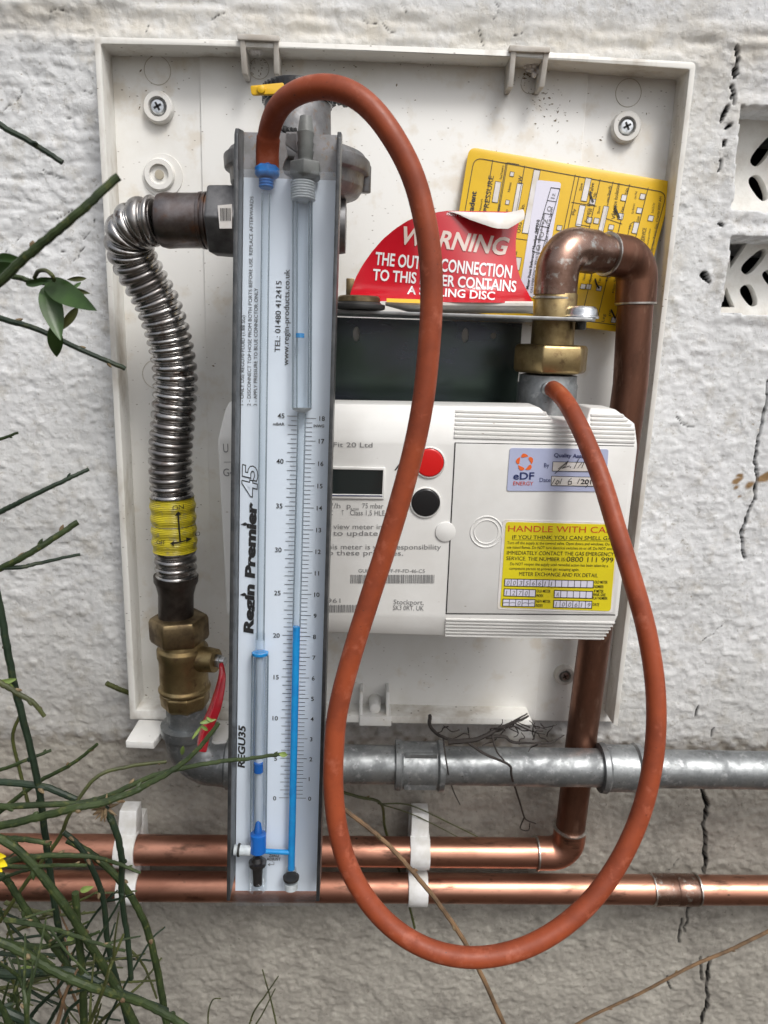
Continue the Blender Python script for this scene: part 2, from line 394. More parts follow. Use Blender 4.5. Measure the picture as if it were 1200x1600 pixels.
# fine wrinkles in the old paint, upper left
H += .0012*np.abs(vn(XX, ZZ*1.7, .013, 7)-.5)*2*sm(.02, -.03, XX)*sm(1.0, 1.08, ZZ)
zb = P(600, 1160, 0)[2]; low = sm(zb+.015, zb-.03, ZZ+.02*wob*2)
H = H*(1-.45*low)
H += low*(.0009*(vn(XX*.9, ZZ*1.1, .010, 6)-.5)+.0012*(vn(XX+ZZ*.3, ZZ-XX*.2, .0050, 7)-.5)+.0007*(vn(XX, ZZ, .0029, 3)-.5))
H -= .004*sm(zb+.01, zb-.01, ZZ)
crack = np.zeros(XX.shape); rust = np.zeros(XX.shape)
def crackline(pts, wpx, depth=.006, jit=2.2):
    q = []; wd = []
    for k in range(len(pts)-1):
        a = np.array(pts[k], float); b = np.array(pts[k+1], float); n_ = max(1, int(np.linalg.norm(b-a)/7))
        for i in range(n_):
            t = i/n_; c = a*(1-t)+b*t+(rs.uniform(-jit, jit, 2) if 0 < i else 0); q.append(W2(*c)); wd.append(wpx*rs.uniform(.15, 1.1)*.00026-.0003)
    q.append(W2(*pts[-1])); wd.append(0)
    global H, crack
    D = segdist(q, wd); c = sm(.0010, .0001, D); H = H - depth*c; crack = np.maximum(crack, sm(.0011, .0004, D+(.0004 if depth < .0019 else (-.0004 if wpx > 3.5 else -.0001))))
crackline([(1146, 75), (1150, 95), (1147, 110), (1150, 118)], 3.2)
crackline([(1146, 112), (1146, 122)], 13, .012, 0)
crackline([(1142, 135), (1145, 145), (1141, 155)], 3)
crackline([(1147, 148), (1145, 164)], 3)
crackline([(1136, 168), (1130, 180), (1126, 190)], 4)
crackline([(1140, 196), (1134, 201)], 4)
crackline([(1131, 222), (1130, 228)], 7, .006, 0)
crackline([(1125, 250), (1122, 268)], 2.2); crackline([(1122, 350), (1128, 353)], 4)
crackline([(1098, 430), (1106, 442)], 8, .008, 0)
crackline([(1199, 595), (1194, 635), (1190, 660), (1180, 700), (1177, 720), (1182, 750), (1178, 780), (1168, 800), (1157, 832), (1160, 850), (1163, 872)], 2.4)
crackline([(1098, 1226), (1103, 1250), (1108, 1262), (1100, 1290), (1104, 1330), (1102, 1368)], 5.5, .009)
crackline([(1083, 1415), (1075, 1432), (1072, 1462)], 3.2); crackline([(1068, 1440), (1064, 1478)], 1.6)
crackline([(1110, 1500), (1105, 1540), (1108, 1560), (1098, 1600), (1096, 1640)], 4.5)
crackline([(1096, 1500), (1098, 1535)], 2.0)
crackline([(1056, 651), (1061, 657)], 3, .001); crackline([(1062, 661), (1084, 667)], 1.4, .001)
crackline([(1090, 1300-198), (1086, 1118)], 2, .002); crackline([(1114, 1136), (1110, 1150)], 2, .002)
crackline([(1045, 1600-70), (1050, 1550)], 3, .002)
for k in range(24):
    if k < 11: x, y = rs.uniform(0, 130), rs.uniform(90, 420)
    elif k < 20: x, y = rs.uniform(60, 1100), rs.uniform(20, 56)
    else: x, y = rs.uniform(1060, 1190), rs.uniform(900, 1560)
    pts = [(x, y)]; a_ = rs.uniform(0, 6.28)
    for i in range(rs.randint(2, 5)): x += 11*math.cos(a_); y += 9*math.sin(a_); a_ += rs.uniform(-1, 1); pts.append((x, y))
    crackline(pts, 1.0, .0010)
# air brick openings
def quadmask(c, soft=.0018):
    q = [W2(*p) for p in c]; D = np.full(XX.shape, -1e3)
    for k in range(4):
        (x0, z0), (x1, z1) = q[k], q[(k+1) % 4]; L = math.hypot(x1-x0, z1-z0)
        D = np.maximum(D, ((XX-x0)*(z1-z0)-(ZZ-z0)*(x1-x0))/L*(-1))
    return D
vents = [[(1158, 168), (1345, 178), (1330, 336), (1144, 326)], [(1142, 372), (1322, 382), (1308, 494), (1127, 487)]]
vmask = np.zeros(XX.shape)
for q in vents:
    D = quadmask(q); D2 = quadmask([q[0], q[3], q[2], q[1]])
    D = np.where(np.abs(D.min()) < np.abs(D2.min()), D, D2) if False else (D if D.min() < -.005 and D.min() > -.5 else D2)
    c = sm(.001, -.0012, D+.0010*wob*2); H = H*(1-c)+c*(-.15); vmask = np.maximum(vmask, c)
    fr_ = sm(.012, .004, D)*(1-c); H += .0015*fr_
# brown stain
for (px, py, r) in [(1150, 750, .0035), (1148, 762, .003), (1153, 742, .003), (1172, 756, .0045), (1190, 748, .005), (1198, 742, .004), (1155, 775, .0016)]:
    x, z = W2(px, py); rust = np.maximum(rust, sm(r, r*.4, np.hypot((XX-x)*.6, ZZ-z+(XX-x)*-.3)+.003*wob))
YY = -H
me = bpy.data.meshes.new('house_wall'); nz, nx = XX.shape
V = np.stack([XX, YY, ZZ], -1).reshape(-1, 3).astype(np.float32)
idx = np.arange(nz*nx).reshape(nz, nx)
F = np.stack([idx[:-1, :-1], idx[:-1, 1:], idx[1:, 1:], idx[1:, :-1]], -1).reshape(-1, 4)
me.vertices.add(len(V)); me.vertices.foreach_set('co', V.ravel())
me.loops.add(F.size); me.loops.foreach_set('vertex_index', F.ravel().astype(np.int32))
me.polygons.add(len(F)); me.polygons.foreach_set('loop_start', np.arange(0, F.size, 4, dtype=np.int32))
me.polygons.foreach_set('use_smooth', np.ones(len(F), bool)); me.update(calc_edges=True)
for nm, arr in (('crack', crack), ('bare_and_shaded', np.clip(low+.42*sm(P(600, 860, 0)[2], P(600, 1150, 0)[2], ZZ+.05*(vn(XX, ZZ, .05, 5)-.5))+.22*sm(.06, -.06, XX)*sm(P(0, 420, 0)[2], P(0, 800, 0)[2], ZZ), 0, 1)), ('rust', rust)):  # unpainted render below, plus shrub shade painted in on the left side
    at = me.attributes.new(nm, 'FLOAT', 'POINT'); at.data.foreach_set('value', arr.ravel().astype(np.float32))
m = bpy.data.materials.new('painted_render'); m.use_nodes = True; t = m.node_tree; N = t.nodes; L = t.links
b = N['Principled BSDF']; b.inputs['Roughness'].default_value = .72; b.inputs['Specular IOR Level'].default_value = .4
tc = N.new('ShaderNodeTexCoord')
def nz_(sc, det=7, ro=.62, st=None):
    n = N.new('ShaderNodeTexNoise'); n.inputs['Scale'].default_value = sc; n.inputs['Detail'].default_value = det; n.inputs['Roughness'].default_value = ro
    if st:
        mp = N.new('ShaderNodeMapping'); mp.inputs['Scale'].default_value = st; L.new(tc.outputs['Object'], mp.inputs[0]); L.new(mp.outputs[0], n.inputs['Vector'])
    else: L.new(tc.outputs['Object'], n.inputs['Vector'])
    return n.outputs['Fac']
def mr(s, a, b_, c=0, d=1):
    r = N.new('ShaderNodeMapRange'); L.new(s, r.inputs[0])
    for i, v_ in zip((1, 2, 3, 4), (a, b_, c, d)): r.inputs[i].default_value = v_
    return r.outputs[0]
def mx(f, A, B):
    x = N.new('ShaderNodeMix'); x.data_type = 'RGBA'; L.new(f, x.inputs['Factor'])
    for k, v_ in (('A', A), ('B', B)):
        if isinstance(v_, tuple): x.inputs[k].default_value = (*v_, 1)
        else: L.new(v_, x.inputs[k])
    return x.outputs['Result']
def attr(nm): a = N.new('ShaderNodeAttribute'); a.attribute_name = nm; return a.outputs['Fac']
white = mx(mr(nz_(9), .38, .7), (.68, .69, .70), (.57, .58, .58))
white = mx(mr(nz_(42, 8, .7), .52, .72), white, (.44, .42, .38))
white = mx(mr(nz_(230, 4, .7), .60, .74), white, (.30, .28, .25))
white = mx(mr(nz_(4.5, 9, .72, (1, 1, .5)), .56, .74), white, (.50, .47, .41))
white = mx(mr(nz_(85, 5, .8), .64, .72), white, (.30, .26, .20))
bare_and_shaded = mx(mr(nz_(14), .38, .66), (.34, .32, .28), (.215, .20, .175))
bare_and_shaded = mx(mr(nz_(60, 8, .7), .45, .7), bare_and_shaded, (.38, .36, .315))
bare_and_shaded = mx(mr(nz_(210, 4, .7), .62, .74), bare_and_shaded, (.12, .10, .08))
c_ = mx(attr('bare_and_shaded'), white, bare_and_shaded)
sep = N.new('ShaderNodeSeparateXYZ'); L.new(tc.outputs['Object'], sep.inputs[0])
topb = N.new('ShaderNodeMath'); topb.operation = 'MULTIPLY'; L.new(mr(sep.outputs[2], zt-.005, zt+.012), topb.inputs[0]); L.new(mr(sep.outputs[2], z2+.012, z2-.004), topb.inputs[1])
tm = N.new('ShaderNodeMath'); tm.operation = 'MULTIPLY'; L.new(topb.outputs[0], tm.inputs[0]); L.new(mr(nz_(30, 8, .7), .3, .62), tm.inputs[1])
c_ = mx(tm.outputs[0], c_, (.60, .57, .51))
c_ = mx(attr('rust'), c_, (.23, .14, .06)); c_ = mx(attr('crack'), c_, (.006, .005, .005))
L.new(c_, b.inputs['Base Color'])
bp = N.new('ShaderNodeBump'); bp.inputs['Strength'].default_value = .7; bp.inputs['Distance'].default_value = .0008
nb2 = N.new('ShaderNodeMath'); nb2.operation = 'ADD'; L.new(nz_(300, 7, .72, (.8, 1, 1.25)), nb2.inputs[0]); L.new(mr(nz_(150, 3, .5), .5, .75, 0, .8), nb2.inputs[1]); L.new(nb2.outputs[0], bp.inputs['Height']); L.new(bp.outputs[0], b.inputs['Normal'])
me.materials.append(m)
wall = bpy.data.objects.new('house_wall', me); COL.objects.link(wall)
tag(wall, 'rough white painted render house wall, unpainted grey and cracked towards the bottom', 'wall')
wall['_base'] = (0.0, 0.0, 0.0)
# air bricks
def lens(c, a, L_, wd, bend=0, n=10):
    a = math.radians(a); e = np.array([math.cos(a), math.sin(a)]); g_ = np.array([-e[1], e[0]]); c = np.array(c, float); out = []
    for k in range(2*n):
        t = math.pi*2*k/(2*n); x = math.cos(t); y = math.sin(t); x = math.copysign(abs(x)**.75, x); y = math.copysign(abs(y)**.75, y); p = c+e*(x*L_/2)+g_*(y*wd/2*(1-.22*x)+bend*x*x); out.append(tuple(p))
    return out
VP = front(-.032)
for q, holes, lab in ((vents[0], [lens((1196, 232), -52, 66, 19), lens((1186, 294), 62, 44, 21), lens((1240, 215), 10, 40, 15), lens((1262, 270), 60, 40, 15)], 'upper square air brick with curved vent slots'),
               (vents[1], [[(1140, 378), (1168, 380), (1141, 420)], lens((1179, 408), -45, 52, 18), lens((1171, 462), 62, 37, 21), [(1135, 448), (1148, 480), (1126, 480)], lens((1203, 436), 60, 30, 16), lens((1230, 400), 10, 36, 14), lens((1228, 470), -40, 36, 14)], 'lower square air brick with petal and corner slots')):
    mb = MB(); qq = [W2(*p) for p in q]; e = .004
    o = [(qq[0][0]-e, qq[0][1]+e), (qq[1][0]+e, qq[1][1]+e), (qq[2][0]+e, qq[2][1]-e), (qq[3][0]-e, qq[3][1]-e)]
    slab(mb, VP, o, -.009, .0, [[tuple(VP.hit(*p)) for p in L_] for L_ in holes], local=True)
    mb.build('air_brick', M['brick_vent'], wall, bevel=.0015, seg=3, label=lab)
    mb = MB(); slab(mb, front(-.115), o, -.001, 0, local=True); mb.build('cavity_shade_sheet', M['dark'], wall)  # black sheet painting in the unlit dark behind the slots

# ------------------------------------------------------------------ meter box back plate
bpz = thing('meter_box_backplate', 'large white plastic back plate with a shallow rim, screwed to the wall', 'back plate', P(580, 1130, .0))
RP = front(.035); BPl = front(.010)
outer = rrect([(147, 57), (1088, 97), (965, 1135)], 9)[0:12]
mb = MB()
R_in = [(958, 1132), (1078, 108), (157, 68), (212, 1112)]
ro_ = rrect([(203, 1124), (147, 57), (1088, 97), (965, 1135)], 9); ri_ = rrect([(212, 1112), (157, 68), (1078, 108), (958, 1132)], 4)
bow = [(300, 61), (430, 65), (560, 69.5), (680, 74), (800, 79), (930, 88)]
ol = [(203, 1124)] + ro_[6:12] + bow + ro_[12:18] + [(965, 1135), R_in[0]] + ri_[12:18][::-1] + [(x, y+9.8) for x, y in bow][::-1] + ri_[6:12][::-1]
ol += [(212, 1110), (830, 1124), (834, 1133)]
slab(mb, RP, ol, -.0345, 0)
mb.build('rim', M['rim'], bpz, bevel=.0008)
mb = MB()
slab(mb, BPl, [(150, 62), (1082, 100), (966, 1128), (205, 1116)], -.009, 0)
slab(mb, BPl, [(311, 60), (922, 84), (836, 1124), (334, 1118)], -.005, .0022)
mb.build('base_panel', M['plate'], bpz, bevel=.0006)
def at(px, py, d): return P(px, py, d)
nrm = np.array([0, -1.0, 0])
mb = MB()
for x, y, r, d in ((246, 110, .0102, .0102), (982, 145, .0102, .0102), (405, 107, .0075, .0124), (829, 130, .0075, .0124), (245, 585, .012, .0102)):
    mb = MB(); c = P(x, y, d); tube(mb, [c+np.array([r*math.cos(a), 0, r*math.sin(a)]) for a in np.linspace(0, 2*math.pi, 33)], .00022, 6, False); mb.build('moulding_ring', M['ring'], bpz)
# screw bosses
def boss(px, py, r, hgt, d, screw=True, lab=None):
    c = P(px, py, d+hgt); mb = MB(); c0 = np.array([c[0], -d+.001, c[2]])
    lathe(mb, c0, nrm, [(0, r), (hgt, r*.97), (hgt+.0012, r*.9), (hgt+.0012, r*.62), (hgt-.003, r*.58), (hgt-.003, .0001)], 32)
    o = mb.build('screw_boss', M['plate'] if screw != 2 else M['gray_pl'], bpz, label=lab)
    mb = MB()
    if screw:
        cs = c0+nrm*(hgt-.0025); lathe(mb, cs, nrm, [(0, r*.5), (.002, r*.5), (.0036, r*.40), (.0038, .0001)], 24)
        s_ = mb.build('screw', M['screw'], bpz)
        mb = MB()
        for a in (.5, 2.07):
            e = np.array([math.cos(a), 0, math.sin(a)]); f_ = np.array([-math.sin(a), 0, math.cos(a)])
            q = [cs+nrm*.00385+e*(sx*r*.27)+f_*(sy*r*.07) for sx, sy in ((-1, -1), (1, -1), (1, 1), (-1, 1))]
            q2 = [p+nrm*.0002 for p in q]; hexa(mb, q2+q)
        mb.build('cross_slot', M['dark'], s_)
    else:
        lathe(mb, c0+nrm*(hgt-.0028), nrm, [(0, r*.28), (.0025, r*.28), (.0026, r*.2), (.0026, .0001)], 20)
        mb.build('plug', M['ring'], bpz)
boss(246, 166, .0118, .006, .010); boss(980, 197, .0118, .006, .010)
boss(248, 272, .0125, .004, .010, False); boss(883, 1057, .0095, .006, .010, 2)
mb = MB(); c = P(254, 274, .0105); lathe(mb, c+nrm*-.001, nrm, [(0, .0165), (.0015, .0160), (.0018, .0001)], 32); mb.build('boss_flange', M['plate'], bpz)
mb = MB(); dr = random.Random(21)
spots_ = [(855, 165, 34, 34, 90), (560, 105, 200, 8, 40), (402, 100, 22, 22, 60), (820, 118, 20, 20, 40), (172, 330, 5, 230, 50), (173, 700, 5, 300, 40), (245, 160, 60, 50, 40), (1060, 260, 6, 130, 40), (640, 1118, 150, 5, 50), (600, 250, 260, 120, 60), (290, 700, 60, 300, 50), (960, 260, 70, 90, 30), (640, 1060, 180, 40, 25), (220, 1090, 40, 20, 30)]
for cx_, cy_, sx_, sy_, n_ in spots_:
    for _ in range(int(n_*.65)):
        x = dr.gauss(cx_, sx_*.5) if sx_ < 100 else dr.uniform(cx_-sx_, cx_+sx_); y = dr.gauss(cy_, sy_*.5) if sy_ < 60 else dr.uniform(cy_-sy_, cy_+sy_)
        xi = 311+(y-60)*.0216; xo = 922-(y-84)*.082
        if not (175+(y-70)*.05 < x < 1062-(y-110)*.115 and 84 < y < 1112): continue
        d_ = .0124 if xi < x < xo else .0102
        if abs(x-xi) < 4 or abs(x-xo) < 4: continue
        c = P(x, y, d_); a_ = dr.uniform(-.5, .5)+(0 if dr.random() < .7 else 1.2); L_ = dr.uniform(.0003, .0016)*dr.random()+.0002; wd = L_*dr.uniform(.15, .45)+.00008
        e = np.array([math.cos(a_), 0, math.sin(a_)]); f_ = np.array([-math.sin(a_), 0, math.cos(a_)])
        mb.add([c-e*L_, c-f_*wd+e*L_*.2, c+e*L_, c+f_*wd], [(0, 1, 2, 3)])
o = mb.build('dirt_flecks', M['node'], bpz, fix=False); o['kind'] = 'stuff'
# clip brackets
def clipb(xl, xr, yt, yb, lab):
    mb = MB()
    for x in (xl, xr):
        a = P(x, yt+5, .0375); zb_ = P(x, yb, .031)[2]; x0 = a[0]; x1 = x0+.0040; e = .0004 if x == xl else -.0006
        hexa(mb, [(x0, -.0375, a[2]), (x1, -.0375, a[2]), (x1+e, -.0305, zb_), (x0+e, -.0305, zb_), (x0, -.0125, a[2]), (x1, -.0125, a[2]), (x1+e, -.0125, zb_), (x0+e, -.0125, zb_)])
    a = P(xl-3, yt, .037); b_ = P(xr+9, yt, .037); zt_ = a[2]
    zq = P(xl, yt+9, .0375)[2]
    hexa(mb, [(a[0], -.0380, zq), (b_[0], -.0380, zq), (b_[0], -.0380, zt_), (a[0], -.0380, zt_), (a[0], -.005, zq), (b_[0], -.005, zq), (b_[0], -.005, zt_), (a[0], -.005, zt_)])
    mb.build('hinge_bracket', M['gray_pl'], bpz, bevel=.0005, label=lab)
    mb = MB(); c = P(401, 79, .026) if xl < 500 else P(834, 104, .020); rr = random.Random(int(xl)); bs = 1 if xl < 500 else 1.5
    for k in range(26):
        a_ = rr.uniform(0, 6.28); q = rr.uniform(0, .0045)*bs; cc = c+np.array([q*math.cos(a_), rr.uniform(-.004, .002), (.4 if bs == 1 else .9)*q*math.sin(a_)])
        lathe(mb, cc, unit([rr.gauss(0, 1) for _ in range(3)]), [(-.002, .0004), (-.001, .002), (.0008, .0024), (.0019, .0008)], 8)
    mb.build('filler_blob', M['putty'], bpz, sharp=60)
clipb(374, 427, 53, 115, 'dirty left hinge bracket on the top rim'); clipb(799, 851, 71, 136, 'dirty right hinge bracket on the top rim')
mb = MB()
for x in (562, 604): 
    a = P(x, 1086, .036); b_ = P(x+7, 1131, .036)
    hexa(mb, [(a[0], -.0375, b_[2]), (a[0]+.003, -.0375, b_[2]), (a[0]+.003, -.030, a[2]), (a[0], -.030, a[2]), (a[0], -.011, b_[2]), (a[0]+.003, -.011, b_[2]), (a[0]+.003, -.011, a[2]), (a[0], -.011, a[2])])
a = P(562, 1120, .037); b_ = P(611, 1134, .037)
hexa(mb, [(a[0], -.038, b_[2]), (b_[0], -.038, b_[2]), (b_[0], -.038, a[2]+.001), (a[0], -.038, a[2]+.001), (a[0], -.012, b_[2]), (b_[0], -.012, b_[2]), (b_[0], -.012, a[2]), (a[0], -.012, a[2])])
lathe(mb, P(586, 1107, .03), nrm, [(-.018, .006), (.001, .005), (.0015, .0001)], 16)
mb.build('latch_bracket', M['plate'], bpz, bevel=.0006)
def tab(q_back, q_front, th, d0, d1, name):
    mb = MB(); a, b_ = q_back; c, d = q_front
    A, B, C_, D_ = P(*a, d0), P(*b_, d0), P(*d, d1), P(*c, d1); dn = np.array([0, 0, -th])
    hexa(mb, [A, B, C_, D_, A+dn, B+dn, C_+dn, D_+dn]); return mb.build(name, M['plate'], bpz, bevel=.0008)
tab(((217, 1124), (268, 1126)), ((196, 1158), (240, 1160)), .0065, .036, .072, 'hinge_tab')
tab(((330, 1124), (372, 1126)), ((330, 1158), (372, 1160)), .0065, .036, .066, 'hinge_tab')

# ------------------------------------------------------------------ galvanised pipe along the wall
gp = thing('galvanised_pipe', 'dull grey galvanised steel pipe with couplings, running under the white back plate', 'pipe', P(290, 1200, .062))
zc = P(700, 1196, .062)[2]; gx0 = P(292, 1195, .062)[0]
gtop = P(290, 1095, .062); elb = np.array([gtop[0]+.002, -.062, zc])
path = fillet([gtop, elb, np.array([P(360, 1196, .062)[0], -.062, zc])], .026)
mb = MB(); tube(mb, [gtop, np.array([elb[0], -.062, zc+.02])], .0172, 28)
mb.build('riser', M['galv'], gp)
mb = MB(); pp = fillet([elb+np.array([0, 0, .038]), elb, elb+np.array([.042, 0, 0])], .024, 12)
tube(mb, pp, [.0225]+[.0205]*(len(pp)-2)+[.0225], 28)
for q, e in ((elb+np.array([0, 0, .034]), (0, 0, 1)), (elb+np.array([.038, 0, 0]), (1, 0, 0))):
    lathe(mb, q, e, [(-.006, .0205), (-.004, .0235), (.004, .0238), (.005, .018)], 28)
mb.build('elbow', M['galv'], gp)
mb = MB(); tube(mb, [np.array([elb[0]+.04, -.062, zc]), np.array([.9, -.062, zc]), np.array([2.6, -.062, zc])], .0168, 28); mb.build('pipe', M['galv'], gp)
def coupling(x0, x1, x2, r=.0205, name='coupling'):
    a, b_ = P(x0, 1196, .066)[0], P(x1, 1196, .066)[0]; L_ = b_-a; mb = MB()
    lathe(mb, (a, -.062, zc), (1, 0, 0), [(0, .0165), (.0005, r+.0012), (.005, r+.0018), (.007, r), (L_-.007, r), (L_-.005, r+.0018), (L_-.0005, r+.0012), (L_, .0165)], 30)
    if x2: 
        for k in (-.5, .9, 2.2): 
            c = np.array([0, math.cos(k), math.sin(k)]); 
            o_ = np.array([a+L_/2, -.062, zc])+np.array([0, -abs(c[1]), c[2]])*(r*.98); hexa(mb, [o_+np.array([sx*L_*.32, sy*.0012, sz*.003]) for sy in (-1, 1) for sx, sz in ((-1, -1), (1, -1), (1, 1), (-1, 1))])
    mb.build(name, M['galv'], gp)
coupling(617, 694, 1); coupling(938, 1004, 0)

# ------------------------------------------------------------------ brass valve with the red lever
vv = thing('brass_ball_valve', 'brass gas ball valve with a red lever, at the foot of the corrugated hose', 'valve', P(288, 1100, .062))
vt = P(282, 955, .062); vb = P(290, 1098, .062); axv = unit(vt-vb); Lv = np.linalg.norm(vt-vb)
mb = MB(); lathe(mb, vb, axv, [(-.004, .017), (0, .0205), (.010, .0215), (.012, .0205)], 8, rot=.3)
lathe(mb, vb+axv*.012, axv, [(0, .0205), (.002, .0222), (.004, .0222), (.006, .0205), (.030, .0205), (.033, .0215), (.040, .0215), (.042, .019), (.052, .018)], 36)
mb.build('valve_body', M['brass'], vv, bevel=.0006)
mb = MB(); nb = P(281, 1000, .062); lathe(mb, nb, axv, [(-.002, .019), (0, .0236), (.003, .0248), (.018, .0248), (.0215, .0235), (.0225, .016)], 6, rot=.22)
mb.build('union_nut', M['brassdark'], vv, bevel=.0009)
sc_ = P(305, 1028, .066); sdir = unit(np.array([1, -.35, .05]))
mb = MB(); lathe(mb, sc_, sdir, [(0, .012), (.014, .0105), (.020, .010), (.021, .006)], 28); mb.build('stem_housing', M['brass'], vv)
mb = MB(); hs_ = sc_+sdir*.021; lathe(mb, hs_, sdir, [(0, .006), (.0035, .006), (.004, .0045), (.008, .0045)], 6); mb.build('lever_nut', M['screw'], vv, bevel=.0003)
lp = [P(346, 1038, .095), P(347, 1060, .100), P(338, 1100, .108), P(322, 1140, .116), P(315, 1168, .122)]
sp = spline(lp, 6); mb = MB(); wv = np.array([.25, -.9, -.3]); wv = unit(wv); V = []; F = []
for i, p in enumerate(sp):
    t_ = i/(len(sp)-1); hw = .0026+.0026*min(1, t_*2.2); th = unit(np.cross(wv, sp[min(i+1, len(sp)-1)]-sp[max(i-1, 0)]))*(.0018+.002*min(1, t_*2))
    V += [p-wv*hw-th, p+wv*hw-th, p+wv*hw+th, p-wv*hw+th]
nn_ = len(sp); F = [(i*4+k, i*4+(k+1) % 4, i*4+4+(k+1) % 4, i*4+4+k) for i in range(nn_-1) for k in range(4)]+[(3, 2, 1, 0), tuple((nn_-1)*4+k for k in range(4))]
mb.add(V, F); mb.build('lever', M['lever'], vv, bevel=.0012, seg=3)

# ------------------------------------------------------------------ corrugated steel hose
ch = thing('corrugated_gas_hose', 'bent corrugated steel gas hose with a yellow tape band', 'gas hose', P(270, 960, .062))
keys = [(246, 345, .098), (222, 348, .096), (203, 364, .091), (204, 392, .084), (222, 430, .076), (246, 474, .070), (264, 528, .065), (274, 590, .062), (270, 660, .062), (266, 720, .062), (270, 790, .062), (273, 850, .062), (276, 908, .062)]
cl = spline([P(*k) for k in keys], 60)
s_acc = [0]
for a, b_ in zip(cl[:-1], cl[1:]): s_acc.append(s_acc[-1]+np.linalg.norm(b_-a))
tot = s_acc[-1]; npts = 1500; ss = np.linspace(0, tot, npts); arr = np.array(cl)
cen = np.stack([np.interp(ss, s_acc, arr[:, k]) for k in range(3)], 1)
pitch = .0074; rr_ = [.0143+.0029*math.sqrt(max(0, 1-((2*((s/pitch+.10*math.sin(s*61)+.05*math.sin(s*170)) % 1)-1)/.78)**2)) for s in ss]
mb = MB(); tube(mb, list(cen), rr_, 36); mb.build('corrugated_tube', M['steel'], ch, fix=False, sharp=80)
mb = MB(); a = P(252, 345, .098); b_ = P(345, 345, .100); e = unit(b_-a); L_ = np.linalg.norm(b_-a)
lathe(mb, a-e*.002, e, [(0, .014), (.002, .0176), (.006, .0186), (.012, .0182), (L_*.72, .0182), (L_*.73, .0188), (L_*.78, .0190), (L_*.79, .0182), (L_*.83, .0190), (L_*.86, .0190), (L_*.87, .018), (L_, .018)], 40)
mb.build('end_sleeve', M['burnt'], ch, label='heat stained upper steel sleeve')
mb = MB(); a = P(275, 962, .062); b_ = P(275, 888, .062); e = unit(b_-a); L_ = np.linalg.norm(b_-a)
lathe(mb, a-e*.012, e, [(0, .0145), (L_*.75, .0145), (L_*.95, .0165), (L_*1.02, .0180), (L_*1.14, .0182), (L_*1.15, .012)], 36); mb.build('end_sleeve', M['blacksteel'], ch, label='blackened lower steel sleeve')
# tape following the hose
i0 = min(range(npts), key=lambda i: abs(cen[i][2]-P(272, 777, .062)[2])); i1 = min(range(npts), key=lambda i: abs(cen[i][2]-P(272, 859, .062)[2]))
tp = list(cen[i0:i1+1]); mb = MB()
rt = [.01775+.0006*math.cos(2*math.pi*ss[i]/(pitch*1.35))+.0002*math.sin(i*.9) for i in range(i0, i1+1)]
tube(mb, tp, rt, 40, False); tpo = mb.build('yellow_tape', M['yellowtape'], ch)
TP = Plane(P(272, 818, .0806), (1, 0, 0), (0, 0, 1)); mb = MB()
def tapemap(px, py):
    c = P(272, py, .062); q = TP.hit(px, py); x = TP.w(*q)[0]-c[0]; y = math.sqrt(max(1e-7, .0197**2-min(x*x, .0196**2))); return np.array([c[0]+x, -.062-y, TP.w(*q)[2]])
text(mb, None, 'ON', (270, 797), (286, 796), 7, mapf=tapemap); text(mb, None, 'OFF', (244, 851), (259, 850), 6.5, mapf=tapemap); text(mb, None, 'O', (300, 846), (306, 845), 6.5, mapf=tapemap)
def tline(pts, wpx):
    for a, b_ in zip(pts[:-1], pts[1:]):
        a = np.array(a, float); b_ = np.array(b_, float); e = unit(b_-a); g_ = np.array([-e[1], e[0]])*wpx/2
        for k in range(4):
            p, q = a+(b_-a)*k/4, a+(b_-a)*(k+1)/4; mb.add([tapemap(*(p-g_)), tapemap(*(q-g_)), tapemap(*(q+g_)), tapemap(*(p+g_))], [(0, 1, 2, 3)])
tline([(278, 803), (281, 848)], 2.2); tline([(268, 849), (294, 846)], 2.2)
for tri in ([(278, 799), (273, 806), (283, 805)], [(266, 849), (272, 845), (272, 853)], [(296, 846), (289, 842), (289, 850)]): mb.add([tapemap(*p) for p in tri], [(0, 1, 2)])
mb.build('printed_arrows', M['ink'], tpo, fix=False)

# ------------------------------------------------------------------ gas regulator behind the gauge
rg = thing('gas_regulator', 'grey cast gas regulator with black cap and yellow tag behind the gauge top', 'regulator', P(460, 380, .10))
rc = P(465, 266, .100); up = np.array([0, 0, 1.0])
TW = P(463, 148, .118)[2]-rc[2]
mb = MB(); lathe(mb, rc, up, [(-.045, .016), (-.026, .017), (-.020, .030), (-.016, .042), (-.011, .0455), (-.003, .046), (-.002, .0495), (.006, .050), (.007, .048), (.010, .046), (.013, .038), (.015, .026), (.017, .0235), (.019, .0228), (TW, .0222), (TW+.0005, .019)], 44)
for k in range(5):
    a_ = k*2*math.pi/5-1.15; e = np.array([math.cos(a_), math.sin(a_), 0]); lathe(mb, rc+e*.0465+up*-.012, up, [(0, .0045), (.017, .0045), (.019, .003)], 14)
mb.build('regulator_body', M['cast'], rg, bevel=.0006)
mb = MB(); pf = []
lathe(mb, rc+up*(TW-.002), up, [(0, .0205), (.001, .0232), (.010, .0230), (.0125, .0215), (.013, .001)], 40)
for k in range(36):
    a_ = 2*math.pi*k/36; e = np.array([math.cos(a_), math.sin(a_), 0]); g_ = np.array([-e[1], e[0], 0])
    hexa(mb, [rc+e*(.0228+x)+g_*y+up*(TW-.001+z) for z in (0, .010) for x, y in ((0, -.0007), (.0011, -.0005), (.0011, .0005), (0, .0007))])
mb.build('cap', M['black'], rg)
mb = MB(); YP = Plane(P(418, 140, .130), (1, 0, .03), (0, 0, 1))
slab(mb, YP, rrect([(391, 134), (443, 129), (446, 146), (393, 148)], 3), -.003, 0)
lathe(mb, YP.w(*YP.hit(408, 140), 0), nrm, [(0, .0028), (.0014, .0024), (.0018, .0001)], 14)
